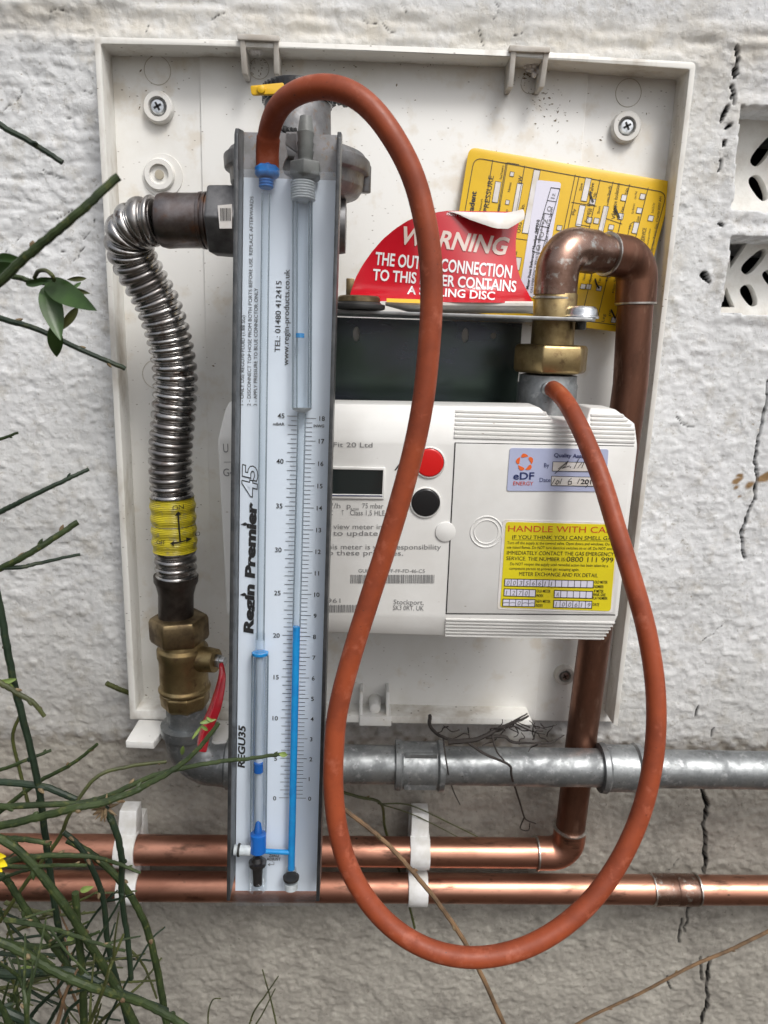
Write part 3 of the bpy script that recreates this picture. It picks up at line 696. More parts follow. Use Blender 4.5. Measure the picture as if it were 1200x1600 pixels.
mb.build('yellow_tag', M['yellowpl'], rg, bevel=.0007)
mb = MB(); ccn = [P(437, 197, .128), P(450, 204, .131), P(462, 206, .132), P(456, 222, .132), P(454, 245, .131), P(452, 262, .130)]
cs = spline(ccn, 10)
for ph in (0, math.pi):
    fr = frames(cs); tube(mb, [p+u*.0011*math.cos(i*.8+ph)+v*.0011*math.sin(i*.8+ph) for i, (p, (t_, u, v)) in enumerate(zip(cs, fr))], .0012, 6)
mb.build('tether_cord', M['rubber'], rg); mb = MB()
c2 = spline([P(512, 172, .09), P(525, 160, .085), P(540, 164, .07), P(532, 158, .06)], 8)
for ph in (0, math.pi):
    fr = frames(c2); tube(mb, [p+u*.001*math.cos(i*.8+ph)+v*.001*math.sin(i*.8+ph) for i, (p, (t_, u, v)) in enumerate(zip(c2, fr))], .0011, 6)
mb.build('tether_cord', M['rubber'], rg)
ni = P(350, 347, .100)
mb = MB(); lathe(mb, ni-np.array([.010, 0, 0]), (1, 0, 0), [(0, .0185), (.0015, .0250), (.014, .0255), (.030, .0255), (.034, .021), (.07, .021)], 6, rot=.52)
mb.build('inlet_nut', M['castdark'], rg, bevel=.0014)
mb = MB(); lathe(mb, np.array([ni[0]+.03, -.10, ni[2]]), (1, 0, 0), [(0, .022), (.03, .022), (.055, .018)], 30); lathe(mb, (rc[0]-.008, -.10, ni[2]+.02), (0, 0, -1), [(-.03, .018), (0, .020), (.05, .020), (.09, .018), (.22, .017)], 30)
mb.build('inlet_body', M['castdark'], rg)
mb = MB(); SP_ = front(.1265); slab(mb, SP_, [(340, 321), (362, 319), (362, 357), (343, 357)], -.0015, 0)
so_ = mb.build('barcode_label', M['paper'], rg, label='small white barcode label')
mb = MB(); xx = 344
for k in range(9): 
    w_ = [1, .7, 1.6, .8, .6, 1.4, .9, .6, 1.2][k]; fill(mb, SP_, [(xx, 325), (xx+w_, 325), (xx+w_+.5, 345), (xx+.5, 345)], .0003); xx += w_+.9
mb.build('barcode_print', M['ink'], so_, fix=False)

# ------------------------------------------------------------------ meter bracket
br = thing('meter_bracket', 'dark steel meter bracket with a projecting top flange, above the white meter', 'bracket', P(660, 640, .03))
zf = P(600, 486, .118)[2]
xl = P(430, 480, .118)[0]; xr = P(812, 560, .015)[0]; xf = P(940, 494, .118)[0]
mb = MB(); KP = front(.0150)
def lp_(px, py): return tuple(KP.hit(px, py))
z0 = P(700, 690, .015)[2]
sl_ = [ell(*lp_(557, 522), .0030, .0062, 16), ell(*lp_(727, 524), .0030, .0062, 16), ell(*lp_(771, 525), .0026, .0026, 16)]
slab(mb, KP, [(xl, z0), (xr, z0), (xr, zf-.003), (xl, zf-.003)], -.002, 0, sl_, local=True)
mb.build('back_sheet', M['bracket'], br)
mb = MB(); xe = P(935, 494, .118)[0]; xn = P(905, 494, .118)[0]; nut_c = P(863, 486, .085)
FPn = Plane((0, 0, zf), (1, 0, 0), (0, 1, 0)); 
hole = ell(nut_c[0], -.085, .0155, .0155, 28)
o_ = [(xl, -.118), (xe-.004, -.118), (xe, -.112), (xe-.001, -.072), (xn, -.06), (xr, -.0150), (xl, -.0150)]
loops = [[Vector((p[0], p[1], 0)) for p in L] for L in (o_, hole)]; tr = tessellate_polygon(loops); fl = o_+hole; n_ = len(fl)
V = [(p[0], p[1], zf) for p in fl]+[(p[0], p[1], zf-.0022) for p in fl]
G = [tuple(t) for t in tr]+[tuple(i+n_ for i in t[::-1]) for t in tr]; k = 0
for L_ in (o_, hole):
    for i in range(len(L_)): j = (i+1) % len(L_); G.append((k+i, k+j, k+j+n_, k+i+n_))
    k += len(L_)
mb.add(V, G); mb.build('top_flange', M['zinc'], br, bevel=.0004)
mb = MB(); bc = P(909, 490, .098); bc[2] = zf; lathe(mb, bc, up, [(0, .0125), (.0015, .0125), (.0022, .0115), (.0065, .0108), (.0085, .009), (.009, .001)], 32)
mb.build('flange_bolt', M['screw'], br, bevel=.0004)
mb = MB(); lathe(mb, bc+up*-.008, up, [(0, .004), (.006, .004)], 14); mb.build('bolt_shank', M['black'], br)
# washer on the flange
mb = MB(); wc = P(561, 470, .1095); wc[2] = zf+.0006
lathe(mb, wc, up, [(0, .0170), (.0008, .0185), (.0036, .0185), (.0042, .0160), (.0050, .0155), (.0053, .001)], 36)
wo = mb.build('blanking_cap', M['rubber'], None, bevel=.0003); tag(wo, 'small black and bronze cap lying on the bracket flange left of the red sticker', 'cap')
mb = MB(); lathe(mb, wc+up*.0053, up, [(0, .0150), (.0030, .0148), (.0040, .0135), (.0041, .001)], 36); mb.build('bronze_face', M['brassdark'], wo)

# ------------------------------------------------------------------ white gas meter
MP = front(.150)
gm = thing('gas_meter', 'wide white plastic gas meter with red and black buttons and two stickers', 'gas meter', P(660, 1000, .085))
HL = .022
def mh(py_top):    # fold offsets, as z values
    return P(700, py_top, .150)[2]
zt0, zt1, zb1, zb0 = P(700, 634, .138)[2], mh(692), mh(965), P(700, 1000, .143)[2]
def zy(x, y):
    z = P(x, y, .150)[2]
    for _ in range(12): z = P(x, y, .150+mdep(0, z))[2]
    q_ = P(x, y, .150+mdep(0, z)); return (q_[0], q_[2])
def mdep(x, z):
    if z > zt1: return -.012*min(1.15, (z-zt1)/(zt0-zt1))**1.2
    if z < zb1: return -.007*((zb1-z)/(zb1-zb0))
    return 0
ol = [(352, 645), (530, 637), (700, 634), (842, 636), (866, 657), (916, 660), (922, 638), (962, 640), (992, 664), (996, 694), (966, 962), (940, 1001), (700, 996), (512, 991), (372, 986), (352, 958), (339, 690)]
ol = [(358, 628), (842, 636), (866, 657), (916, 660), (922, 637), (962, 640), (992, 662), (996, 694), (966, 962), (940, 1001), (374, 985), (354, 956), (340, 690), (352, 640)]
mb = MB(); slab(mb, MP, [zy(*p) for p in ol], -.044, 0, local=True)
mbase = gm.location
me2 = bpy.data.meshes.new('body'); me2.from_pydata(mb.v, [], mb.f); bm = bmesh.new(); bm.from_mesh(me2)
for z in (zt1, zb1, (zt0+zt1)/2): 
    bmesh.ops.bisect_plane(bm, geom=bm.verts[:]+bm.edges[:]+bm.faces[:], plane_co=(0, 0, z), plane_no=(0, 0, 1), dist=1e-6)
for v in bm.verts:
    if v.co.y < -.149: v.co.y -= mdep(v.co.x, v.co.z)
bmesh.ops.remove_doubles(bm, verts=bm.verts, dist=1e-6)
bmesh.ops.recalc_face_normals(bm, faces=bm.faces)
ed = [e for e in bm.edges if len(e.link_faces) == 2 and e.calc_face_angle(0) > rad(40)]
bmesh.ops.bevel(bm, geom=ed, offset=.0012, segments=3, profile=.5, affect='EDGES', clamp_overlap=True)
mb = MB(); bm.verts.index_update(); mb.add([v.co for v in bm.verts], [[v.index for v in f.verts] for f in bm.faces]); bm.free()
# grip ribs on the sloped bands
for k in range(7):
    t_ = k/6; y = 646+t_*40; x0 = 712-2*t_; x1 = (974+16*min(1, t_*2.2)) if t_ < .5 else 991
    segs = [(x0, x1, 1)]
    if y < 662: segs = [(x0, 842+(y-634)*1.0, 1), (923, x1, 1)]
    for xa, xb, _ in segs:
        sl2 = .009*(y-640)/ (692-640)
        pa = zy(xa, y); pb = zy(xb, y); z = zy(840, y)[1]
        dd = -.150-mdep(0, z); 
        hexa(mb, [(pa[0], dd-.0013, z-.0006), (pb[0], dd-.0013, z-.0006), (pb[0], dd-.0013, z+.0006), (pa[0], dd-.0013, z+.0006), (pa[0], dd+.003, z-.0012), (pb[0], dd+.003, z-.0012), (pb[0], dd+.003, z+.0012), (pa[0], dd+.003, z+.0012)])
for k in range(6):
    y = 970+k*5.0; z = zy(830, y)[1]; dd = -.150-mdep(0, z); pa = zy(696-.2*k, y); pb = zy(961-3.4*k, y)
    hexa(mb, [(pa[0], dd-.0012, z-.0005), (pb[0], dd-.0012, z-.0005), (pb[0], dd-.0012, z+.0005), (pa[0], dd-.0012, z+.0005), (pa[0], dd+.003, z-.001), (pb[0], dd+.003, z-.001), (pb[0], dd+.003, z+.001), (pa[0], dd+.003, z+.001)])
mb.build('meter_body', M['meter'], gm)
cs0, cs1 = zy(375, 640)[0], zy(955, 700)[0]; ctop = zt0-.010
mb = MB(); hexa(mb, [(x, y, z) for y in (-.1055, -.018) for x, z in ((cs0, zb0+.012), (cs1-.018, zb0+.012), (cs1-.004, ctop), (cs0, ctop))])
mb.build('rear_case', M['castdark'], gm, bevel=.006, seg=4)
# recessed seam of the right hatch
mb = MB(); slab(mb, MP, [(712, 693), (990, 698), (961, 960), (698, 958)], -.001, .0008); hat = mb.build('hatch_cover', M['meter'], gm, bevel=.0004)
mb = MB(); line(mb, MP, [(990, 697), (711, 692), (697, 959), (961, 961)], 1.3, .0003); mb.build('seam', M['ink'], gm, fix=False)
mb = MB()
for r, tr_ in ((.0112, .0006), (.0086, .0005)):
    c = P(760, 831, .1508); tube(mb, [c+np.array([r*math.cos(a), 0, r*math.sin(a)]) for a in np.linspace(0, 2*math.pi, 41)], tr_, 8, False)
mb.build('ring_boss', M['meter'], hat)
mb = MB(); c = P(696, 831, .1505); V = []
lathe(mb, c, nrm, [(-.002, .0078), (.0006, .0070), (.0014, .0040), (.0015, .0001)], 24); mb.build('finger_notch', M['meter'], gm)
# display
mb = MB(); slab(mb, MP, [(440, 727), (602, 731), (600, 780), (436, 778)], -.002, .0014, [[(448, 732), (598.5, 735), (597, 773), (444, 771)]]); mb.build('display_frame', M['meter'], gm, bevel=.0004)
mb = MB(); slab(mb, MP, [(446, 730), (600, 733), (598, 775), (442, 773)], -.001, .0006); mb.build('display', M['lcd'], gm)
mb = MB(); line(mb, MP, [(518, 774.2), (597, 775)], 1.6, .0017); mb.build('display_sill', M['inkblue'], gm, fix=False)
for x, y, m_, lb in ((671, 723, 'red', 'round red push button'), (665, 785.5, 'black', 'round black push button')):
    c = P(x, y, .151); mb = MB(); c[1] = -.150; lathe(mb, c, nrm, [(-.002, .0112), (.0005, .0111), (.0013, .0107), (.0014, .0102), (-.002, .0100)], 36); mb.build('button_bezel', M['meter'], gm)
    mb = MB(); lathe(mb, c, nrm, [(-.002, .0100), (.0012, .0098), (.0017, .0090), (.0018, .0001)], 36); mb.build('button', M[m_], gm, bevel=.0003, label=lb)
# printing
mb = MB(); h_ = .0004
text(mb, MP, 'U6 Meter Fit 20 Ltd', (452, 697.5), (582, 699), 7.5, h_)
text(mb, MP, 'A', (616, 735), (633, 735.5), 19, h_, m=1, shear=.25)
text(mb, MP, 'Qmax 6 m\u00b3/h  p', (452, 794), (548, 794), 8, h_); text(mb, MP, 'e,max', (548, 797), (561, 797), 5, h_); text(mb, MP, '75 mbar', (566, 794), (599, 794.5), 8, h_)
text(mb, MP, 'CE M 17 C', (440, 804), (520, 805), 8, h_); text(mb, MP, 'T', (534, 805), (537, 805), 8, h_); text(mb, MP, 'Class 1,5 HLE', (547, 805), (601, 805.5), 8, h_)
text(mb, MP, 'Press button A to view meter index', (418, 826), (618, 827), 8, h_)
text(mb, MP, 'and button B to update.', (420, 836.5), (594, 837), 8, h_)
text(mb, MP, 'To protect this meter is your responsibility', (440, 858), (689, 858.5), 8, h_)
text(mb, MP, 'and refer to these premises.', (440, 867), (630, 868), 8, h_)
text(mb, MP, 'GUID 00-FF-FF-FF-FD-46-C5', (560, 894.5), (664, 895), 5.6, h_)
text(mb, MP, '17961', (498, 942), (532, 942), 7, h_); text(mb, MP, 'Stockport,', (615, 944), (662, 945), 7.5, h_); text(mb, MP, 'SK3 0RT, UK', (614, 953), (662, 954), 7.5, h_)
text(mb, MP, 'U', (349, 707), (357, 707), 14, h_); text(mb, MP, 'G4 06', (349, 744), (385, 744), 12, h_); line(mb, MP, [(350, 722), (362, 722)], .8, h_)
rb = random.Random(5)
def bars(x0, x1, y0, y1, sk=-.6):
    x = x0
    while x < x1:
        w_ = rb.choice([.7, 1.0, 1.5, 2.0]); fill(mb, MP, [(x, y0), (x+w_, y0), (x+w_+sk, y1), (x+sk, y1)], h_); x += w_+rb.choice([.7, .9, 1.3])
bars(548, 679, 898, 911.5); bars(470, 566, 945, 957)
mb.build('printed_text', [M['inkgrey'], M['ink']], gm, fix=False)
# energy company sticker
mb = MB(); hs0 = .0013; slab(mb, MP, rrect([(797, 700), (951, 702), (946, 768), (792, 767)], 4), .0002, hs0+.0002)
es = mb.build('energy_sticker', M['bluesticker'], gm, label='pale blue energy company sticker')
mb = MB(); h_ = hs0+.0005
for k, a_ in enumerate((90, 18, -54, -126, 162)):
    a2 = math.radians(a_); c = (820+11*math.cos(a2), 722.5-11*math.sin(a2)); q = []
    for i in range(16):
        tt = 2*math.pi*i/16; x = math.cos(tt)*5.6; y = math.sin(tt)*2.8*(1+.5*math.cos(tt)) + (x*x)*.05
        an = a2+math.pi/2; q.append((c[0]+x*math.cos(an)-y*math.sin(an)*1, c[1]-(x*math.sin(an)+y*math.cos(an))))
    fill(mb, MP, q, h_, 0)
text(mb, MP, 'eDF', (802, 749), (834.5, 749), 11, h_, 1, bold=.02); text(mb, MP, 'ENERGY', (802, 758), (833, 758.5), 6, h_, 2)
text(mb, MP, 'Quality Assured', (865.5, 714), (925, 716), 6, h_, 1, bold=.02)
text(mb, MP, 'By', (850, 730), (858, 730), 6.5, h_, 1); text(mb, MP, 'Date', (843, 753), (860, 753), 6.5, h_, 1)
fill(mb, MP, [(864, 721.5), (946, 723), (945, 737), (863, 736)], h_, 3); fill(mb, MP, [(862, 744), (944, 746), (943, 760), (861, 758.5)], h_, 3)
line(mb, MP, [(864, 721.5), (946, 723), (945, 737), (863, 736)], .8, h_+.0001, 4, True); line(mb, MP, [(862, 744), (944, 746), (943, 760), (861, 758.5)], .8, h_+.0001, 4, True)
h2 = h_+.0003
for s_ in ([(867, 740), (886, 723)], [(872, 733), (888, 720), (884, 728), (878, 732), (890, 728)], [(891, 731), (892, 729)], [(897, 732), (905, 716)], [(903, 731), (910, 722)], [(909, 731), (915, 717)],
           [(862, 757), (867, 748)], [(868, 756), (871, 750), (874, 753), (870, 757), (868, 755)], [(875, 756), (878, 748)], [(893, 747), (888, 752), (888, 757), (893, 756), (893, 752), (889, 752)], [(902, 756), (906, 748)], [(915, 762), (919, 757)]):
    line(mb, MP, s_, .9, h2, 4)
text(mb, MP, '20', (907, 756), (920, 756.5), 7.5, h2, 4, bold=.02); text(mb, MP, '19', (922, 757), (932, 757.5), 7.5, h2, 4)
mb.build('sticker_print', [M['orange'], M['inkblue'], M['inkred'], M['paper'], M['ink']], es, fix=False)
# yellow handle with care sticker
mb = MB(); slab(mb, MP, rrect([(786, 812), (967, 817), (957, 958), (777, 952)], 5), .0002, hs0-.0001, m=0); ys = mb.build('warning_sticker', M['paper'], gm, label='yellow gas safety sticker with black and red writing')
mb = MB(); h_ = hs0+.0002; slab(mb, MP, rrect([(790.5, 815.5), (965, 820), (954, 955), (781.5, 949)], 5), .0008, h_); mb.build('yellow_face', M['yellow2'], ys)
mb = MB(); h_ += .0002
text(mb, MP, 'HANDLE WITH CARE', (794, 830.5), (966, 833), 9.6, h_, 1)
text(mb, MP, 'IF YOU THINK YOU CAN SMELL GAS', (800.5, 842), (960, 844), 6, h_); line(mb, MP, [(800, 843.4), (960, 845.5)], .6, h_)
text(mb, MP, 'Turn off the supply at the control valve. Open doors and windows. Do not', (792.5, 850), (962, 852.5), 4.4, h_)
text(mb, MP, 'use naked flames. Do NOT turn electrical switches on or off. Do NOT smoke', (792, 857), (962, 859.5), 4.4, h_)
text(mb, MP, 'IMMEDIATELY CONTACT THE GAS EMERGENCY', (792, 866.5), (959, 869), 6, h_)
text(mb, MP, 'SERVICE. THE NUMBER IS:', (791, 875), (884, 877), 5.8, h_); text(mb, MP, '0800 111 999', (885, 877.5), (958, 879), 8, h_)
text(mb, MP, 'Do NOT reopen the supply until remedial action has been taken by a', (797, 883), (950, 886), 4.4, h_)
text(mb, MP, 'competent person to prevent gas escaping again.', (796, 890), (905, 892), 4.4, h_)
text(mb, MP, 'METER EXCHANGE AND FIX DETAIL', (811, 899.5), (934, 902), 6, h_)
def boxes(x0, y0, x1, y1, n_, hh, chars):
    q = lambda t_, s_: (x0+(x1-x0)*t_-.6*s_, y0+(y1-y0)*t_+hh*s_)
    fill(mb, MP, [q(0, 0), q(1, 0), q(1, 1), q(0, 1)], h_, 2); line(mb, MP, [q(0, 0), q(1, 0), q(1, 1), q(0, 1)], 1.2, h_+.0001, 0, True)
    for k in range(1, n_): line(mb, MP, [q(k/n_, 0), q(k/n_, 1)], .9, h_+.0001, 0)
    for k, ch_ in enumerate(chars):
        if ch_ == ' ': continue
        if ch_ == '~': line(mb, MP, [q((k+.1)/n_, .55), q((k+.5)/n_, .45), q((k+.9)/n_, .5)], .9, h_+.0003, 3); continue
        a_, b2 = q((k+.28)/n_, .85), q((k+(.72 if ch_ not in '1I' else .4))/n_, .85); text(mb, MP, ch_, a_, b2, 7, h_+.0003, 3, shear=.1)
boxes(789, 904.5, 927.5, 907.5, 14, 11, '00356611      '); boxes(788, 920, 837, 921.5, 5, 11, '1270 '); boxes(866.5, 922.5, 926, 924, 6, 11, 'A     ')
boxes(786, 936, 836, 937, 5, 11, '~ 0 ~'[:1]+'~0~~'); boxes(865.5, 938, 925, 939.5, 6, 11, '100619')
for s_, p, q in (('OLD METER', (929, 911.5), (949, 912)), ('NUMBER', (928.5, 918.5), (943, 919)), ('OLD METER', (838.5, 925.5), (860, 926)), ('INDEX', (838, 932.5), (849, 933)), ('IF METER', (928, 925.5), (943, 926)), ('BANK GIVE', (927, 931), (946, 931.5)), ('FLAT NUMBER', (926, 936.5), (949, 937)), ('NEW METER', (837.5, 941.5), (860, 942)), ('INDEX', (837, 948), (848, 948.5)), ('DATE', (926, 946.5), (936, 947))):
    text(mb, MP, s_, p, q, 4.4, h_, bold=.01)
mb.build('sticker_print', [M['ink'], M['inkred'], M['paperlav'], M['inkgrey']], ys, fix=False)
# outlet connection and its test point
oc = P(852, 640, .085); oc_top = P(854, 588, .085)
mb = MB(); lathe(mb, oc-up*.012, up, [(0, .0225), (np.linalg.norm(oc_top-oc)+.006, .0225), (np.linalg.norm(oc_top-oc)+.008, .0215), (np.linalg.norm(oc_top-oc)+.013, .0215), (np.linalg.norm(oc_top-oc)+.014, .015)], 40)
mb.build('outlet_connector', M['galv'], gm)
tn = P(862, 610, .118); td = np.array([.05, -1, -.02]); mb = MB(); lathe(mb, tn+np.array([0, .014, 0]), td, [(0, .0052), (.004, .0052), (.005, .0038), (.03, .0034)], 20); mb.build('test_nipple', M['galv'], gm)

# ------------------------------------------------------------------ copper outlet pipe with brass union
cp_ = thing('copper_outlet_pipe', 'copper pipe rising from a brass union over two elbows and down behind the meter', 'copper pipe', P(884, 1333, .034))
A0 = P(863, 500, .085); A1 = P(866, 386, .085); A1[0] = A0[0]+.001; A2 = P(997, 404, .047); A3 = P(985, 600, .047); A3b = P(922, 1050, .042); A4 = P(886, 1333, .034); A5 = np.array([-2.4, -.032, P(100, 1328, .032)[2]])
A5b = P(0, 1326, .032)
mb = MB(); e12 = unit(A2-A1); e23 = unit(A3-A2)
q = fillet([A0+up*-.0, A1, A1+e12*.055], .0172, 14); tube(mb, q, .0141, 32)
mb.build('pipe', M['solderedcopper'], cp_)
def elbow(c, da, db, ln, r, mt, name='elbow'):
    mb = MB(); q = fillet([c+da*ln, c, c+db*ln], .0172, 14); q = [q[0]]+[q[0]+(q[1]-q[0])*.02]+q[1:-1]+[q[-1]+(q[-2]-q[-1])*.02]+[q[-1]]
    R_ = [r-.0012]+[r]*(len(q)-2)+[r-.0012]; tube(mb, q, R_, 34); return mb.build(name, mt, cp_)
elbow(A1, unit(A0-A1), e12, .034, .0158, M['solderedcopper'])
mb = MB(); tube(mb, [A1+e12*.03, A2-e12*.01], .0140, 32); mb.build('pipe', M['copperdull'], cp_, label='short pipe between the elbows')
elbow(A2, -e12, e23, .034, .0158, M['copperdull'])
mb = MB(); q = [A2+e23*.02]+spline([A3, A3b, A4+unit(A3b-A4)*.03], 8); tube(mb, q, .0139, 32); mb.build('pipe', M['copperdull'], cp_, label='long vertical pipe')
e4 = unit(A5b-A4); elbow(A4, unit(A3b-A4), e4, .030, .0155, M['copper'])
mb = MB(); tube(mb, [A4+e4*.025, A5b, A5b+(A5b-A4)*2.5], .0139, 32); mb.build('pipe', M['copper'], cp_, label='bright horizontal pipe, upper of two')
mb = MB()
for c, e_, r in ((A1+unit(A0-A1)*.036, unit(A0-A1), .0160), (A2-e12*.034, e12, .0160), (A2+e23*.034, e23, .0160), (A4+unit(A3b-A4)*.030, unit(A3b-A4), .0163), (A4+e4*.030, e4, .0163)):
    mb = MB(); lathe(mb, c-e_*.0012, e_, [(0, .0142), (.0005, r), (.0018, r), (.0024, .0142)], 32); mb.build('solder_ring', M['solder'], cp_)
mb = MB(); hb = P(854, 583, .085); hb[0] = oc[0]+.001; lathe(mb, hb, up, [(0, .0225), (.0008, .0272), (.003, .0286), (.0185, .0286), (.021, .0272), (.0215, .0150)], 6, rot=.08); mb.build('union_nut', M['brass'], cp_, bevel=.0011)
mb = MB(); zt_ = P(862, 455, .085)[2]; lathe(mb, hb+up*.018, up, [(0, .0160), (zf-hb[2]-.018, .0158), (zt_-hb[2]-.020, .0156), (zt_-hb[2]-.018, .0142)], 36); mb.build('union_tail', M['brass'], cp_)

# ------------------------------------------------------------------ lower copper pipe
y0, y1 = P(0, 1383, .032), P(1200, 1391, .032); e5 = unit(y1-y0)
lc = thing('lower_copper_pipe', 'straight bright copper pipe across the full width, lowest of the pipes', 'copper pipe', y0)
mb = MB(); tube(mb, [y0-e5*2, y0, y1, y1+e5*2], .0139, 32); mb.build('pipe', M['copper'], lc)
mb = MB(); c0 = P(1018, 1390, .032); c1 = P(1088, 1390, .032); L_ = np.linalg.norm(c1-c0)
lathe(mb, c0, e5, [(0, .0139), (.0004, .0152), (.004, .0154), (.007, .0150), (L_*.5, .0150), (L_*.52, .0146), (L_*.54, .0150), (L_-.003, .0150), (L_, .0139)], 32); mb.build('coupling', M['solderedcopper'], lc)
mb = MB()
for c in (c0, c1): mb = MB(); lathe(mb, c-e5*.001, e5, [(0, .0140), (.0005, .0157), (.0016, .0157), (.0022, .0140)], 32); mb.build('solder_ring', M['solder'], lc)
# ------------------------------------------------------------------ pipe clips
for k, (x1_, lab) in enumerate(((655, 'white plastic double pipe clip on the copper pipes right of the gauge'), (200, 'white plastic double pipe clip on the copper pipes behind the green stems'))):
    cz1 = A4[2]+(A5b[2]-A4[2])*.4; q1 = P(x1_, 1330, .032); q2 = P(x1_-2, 1387, .032)
    z1, z2_ = (A4+(A5b-A4)*((A4[0]-q1[0])/(A4[0]-A5b[0])))[2], (y0+(y1-y0)*((q2[0]-y0[0])/(y1[0]-y0[0])))[2]
    ck = thing('pipe_clip', lab, 'pipe clip', (q1[0], 0, z1), 'white pipe clips')
    for nm, zc_, xo, ext in (('upper_clip', z1, 0, .024), ('lower_clip', z2_, 0, .016)):
        mb = MB(); V = []; ri, ro = .0141, .0168; hw = .0095; x_ = q1[0]+xo; prof = []
        for a_ in np.linspace(-.75*math.pi, .75*math.pi, 29):   # opening towards the wall
            prof.append((-.032-math.cos(a_), math.sin(a_)))
        pr = [(-.032-math.cos(a_)*ro, zc_+math.sin(a_)*ro) for a_ in np.linspace(-2.2, 2.2, 29)]+[(-.032-math.cos(a_)*ri, zc_+math.sin(a_)*ri) for a_ in np.linspace(2.2, -2.2, 29)]
        n_ = len(pr); V = [(x_-hw, *p) for p in pr]+[(x_+hw, *p) for p in pr]
        F = [(i, (i+1) % n_, (i+1) % n_+n_, i+n_) for i in range(n_)]
        F += [(i, i+1, n_-2-i, n_-1-i) for i in range(28)]+[(i+n_+1, i+n_, 2*n_-1-i, 2*n_-2-i) for i in range(28)]
        mb.add(V, F)
        for s_ in (1, -1):
            zz = zc_+s_*ro*.8; dz = s_*(ext if s_ > 0 and nm == 'upper_clip' else (.012 if nm == 'lower_clip' and s_ < 0 else .004))
            hexa(mb, [(x_-hw*.92, -.034, zz), (x_+hw*.92, -.034, zz), (x_+hw*.85, -.026, zz+dz), (x_-hw*.85, -.026, zz+dz), (x_-hw*.92, -.012, zz), (x_+hw*.92, -.012, zz), (x_+hw*.85, -.010, zz+dz), (x_-hw*.85, -.010, zz+dz)])
        mb.build(nm, M['clip'], ck, bevel=.0006)
    mb = MB(); hexa(mb, [(q1[0]+sx*.009, yy, zz) for yy in (-.012, .004) for sx, zz in ((-1, z2_-.02), (1, z2_-.02), (1, z1+.02), (-1, z1+.02))]); mb.build('clip_base', M['clip'], ck, bevel=.0006)

# ------------------------------------------------------------------ yellow record card
ca, cb, cc_ = P(733, 229, .0165), P(1053, 284, .0165), P(700, 482, .030)
KC = Plane(ca, cb-ca, ca-cc_); KC.n = KC.n if KC.n[1] < 0 else -KC.n
yc = thing('yellow_record_card', 'large yellow plastic gas record card with white boxes, tilted behind the copper elbow', 'card', P(960, 517, .03))
mb = MB(); slab(mb, KC, rrect([(733, 229), (1053, 284), (990, 522), (694, 482)], 14), -.0012, 0); mb.build('card', M['yellow'], yc, bevel=.0003)
mb = MB(); h_ = .0003; yel = []
T_ = lambda u, v: (  # card coordinates: u along the top edge 0..1, v down 0..1
    (1-v)*((1-u)*733+u*1053)+v*((1-u)*694+u*990), (1-v)*((1-u)*229+u*284)+v*((1-u)*482+u*522))
def inv(px, py):
    u = v = .5
    for _ in range(30):
        x, y = T_(u, v); ex, ey = px-x, py-y
        u += ex/300; v += (ey-ex*.17)/240
    return u, v
line(mb, KC, rrect([(741, 246), (1042, 301), (985, 511), (702, 472)], 14), 1.1, h_, 0, True)
def vl(px, py, v1=.95, w_=1.0):
    u, v = inv(px, py); line(mb, KC, [(px, py), T_(u, v1)], w_, h_, 0)
for px, py, v1 in ((770, 250, .9), (791, 254, .9), (820, 259, .9), (790+3, 254, .9), (899, 273, .93), (905, 275, .93), (938, 280, .93), (958, 284, .93), (984, 288, .93), (1013, 293, .93)): vl(px, py, v1)
for a_, b2 in (((793, 254), (811, 257)), ((893, 316), (932, 322)), ((946, 341), (972, 350)), ((801, 372), (831, 376)), ((900, 350), (922, 354)), ((899, 424), (905, 425))): line(mb, KC, [a_, b2], .9, h_)
def cbox(x, y, w_, hh):      # centre, size, following the card
    u, v = inv(x, y); du, dv = w_/325, hh/256
    q = [T_(u-du/2, v-dv/2), T_(u+du/2, v-dv/2), T_(u+du/2, v+dv/2), T_(u-du/2, v+dv/2)]
    fill(mb, KC, q, h_, 1); line(mb, KC, q, .7, h_+.0001, 0, True)
for x, y, w_, hh in ((776, 300, 9, 33), (800, 272, 6, 7), (793, 316, 6, 7), (808, 313, 9, 55), (830, 315, 10, 102), (916, 296, 9, 38), (907, 337, 9, 34), (926, 315, 9, 9), (921, 344, 8, 9), (932, 345, 8, 9), (943, 342, 8, 42), (975, 309, 8, 10), (970, 338, 8, 10), (955, 355, 8, 8), (953, 364, 8, 6), (1004, 307, 8, 9), (999, 329, 8, 9), (993, 356, 8, 18), (1017, 341, 8, 9), (874, 356, 8, 8), (809, 412, 9, 20), (911, 447.5, 8, 8), (920, 448, 8, 8), (936, 450.5, 8, 8), (942, 427, 8, 9), (951, 428, 8, 9), (897, 458, 8, 8), (900, 505, 2, 2), (959, 500, 8, 9)): cbox(x, y, w_, hh)
slb = rrect([(839, 281), (877, 285), (845, 474), (812, 452)], 5); fill(mb, KC, slb, .0005, 2)
def vt_(s_, x, y, L_, hpx, bold=0, m_=0, h=None):      # writing that runs up the card, from (x, y)
    e = (.158*L_, -L_*.987); text(mb, KC, s_, (x, y), (x+e[0], y+e[1]), hpx, h or h_, m_, bold=bold)
vt_('cadent', 739, 335, 36, 8, .03); vt_('LOW PRESSURE', 757, 366, 92, 8); vt_('Your Gas Network', 748, 352, 42, 3.2)
vt_('Meter Number', 776, 360, 42, 4); vt_('Read Frequency', 784, 280, 22, 3.5); vt_('Notes', 797, 300, 15, 4); vt_('Rate', 791, 345, 18, 4); vt_('kW', 815, 288, 13, 6.5); vt_('OSG Ref No.', 813, 364, 46, 6); vt_('Serial', 806, 408, 15, 5)
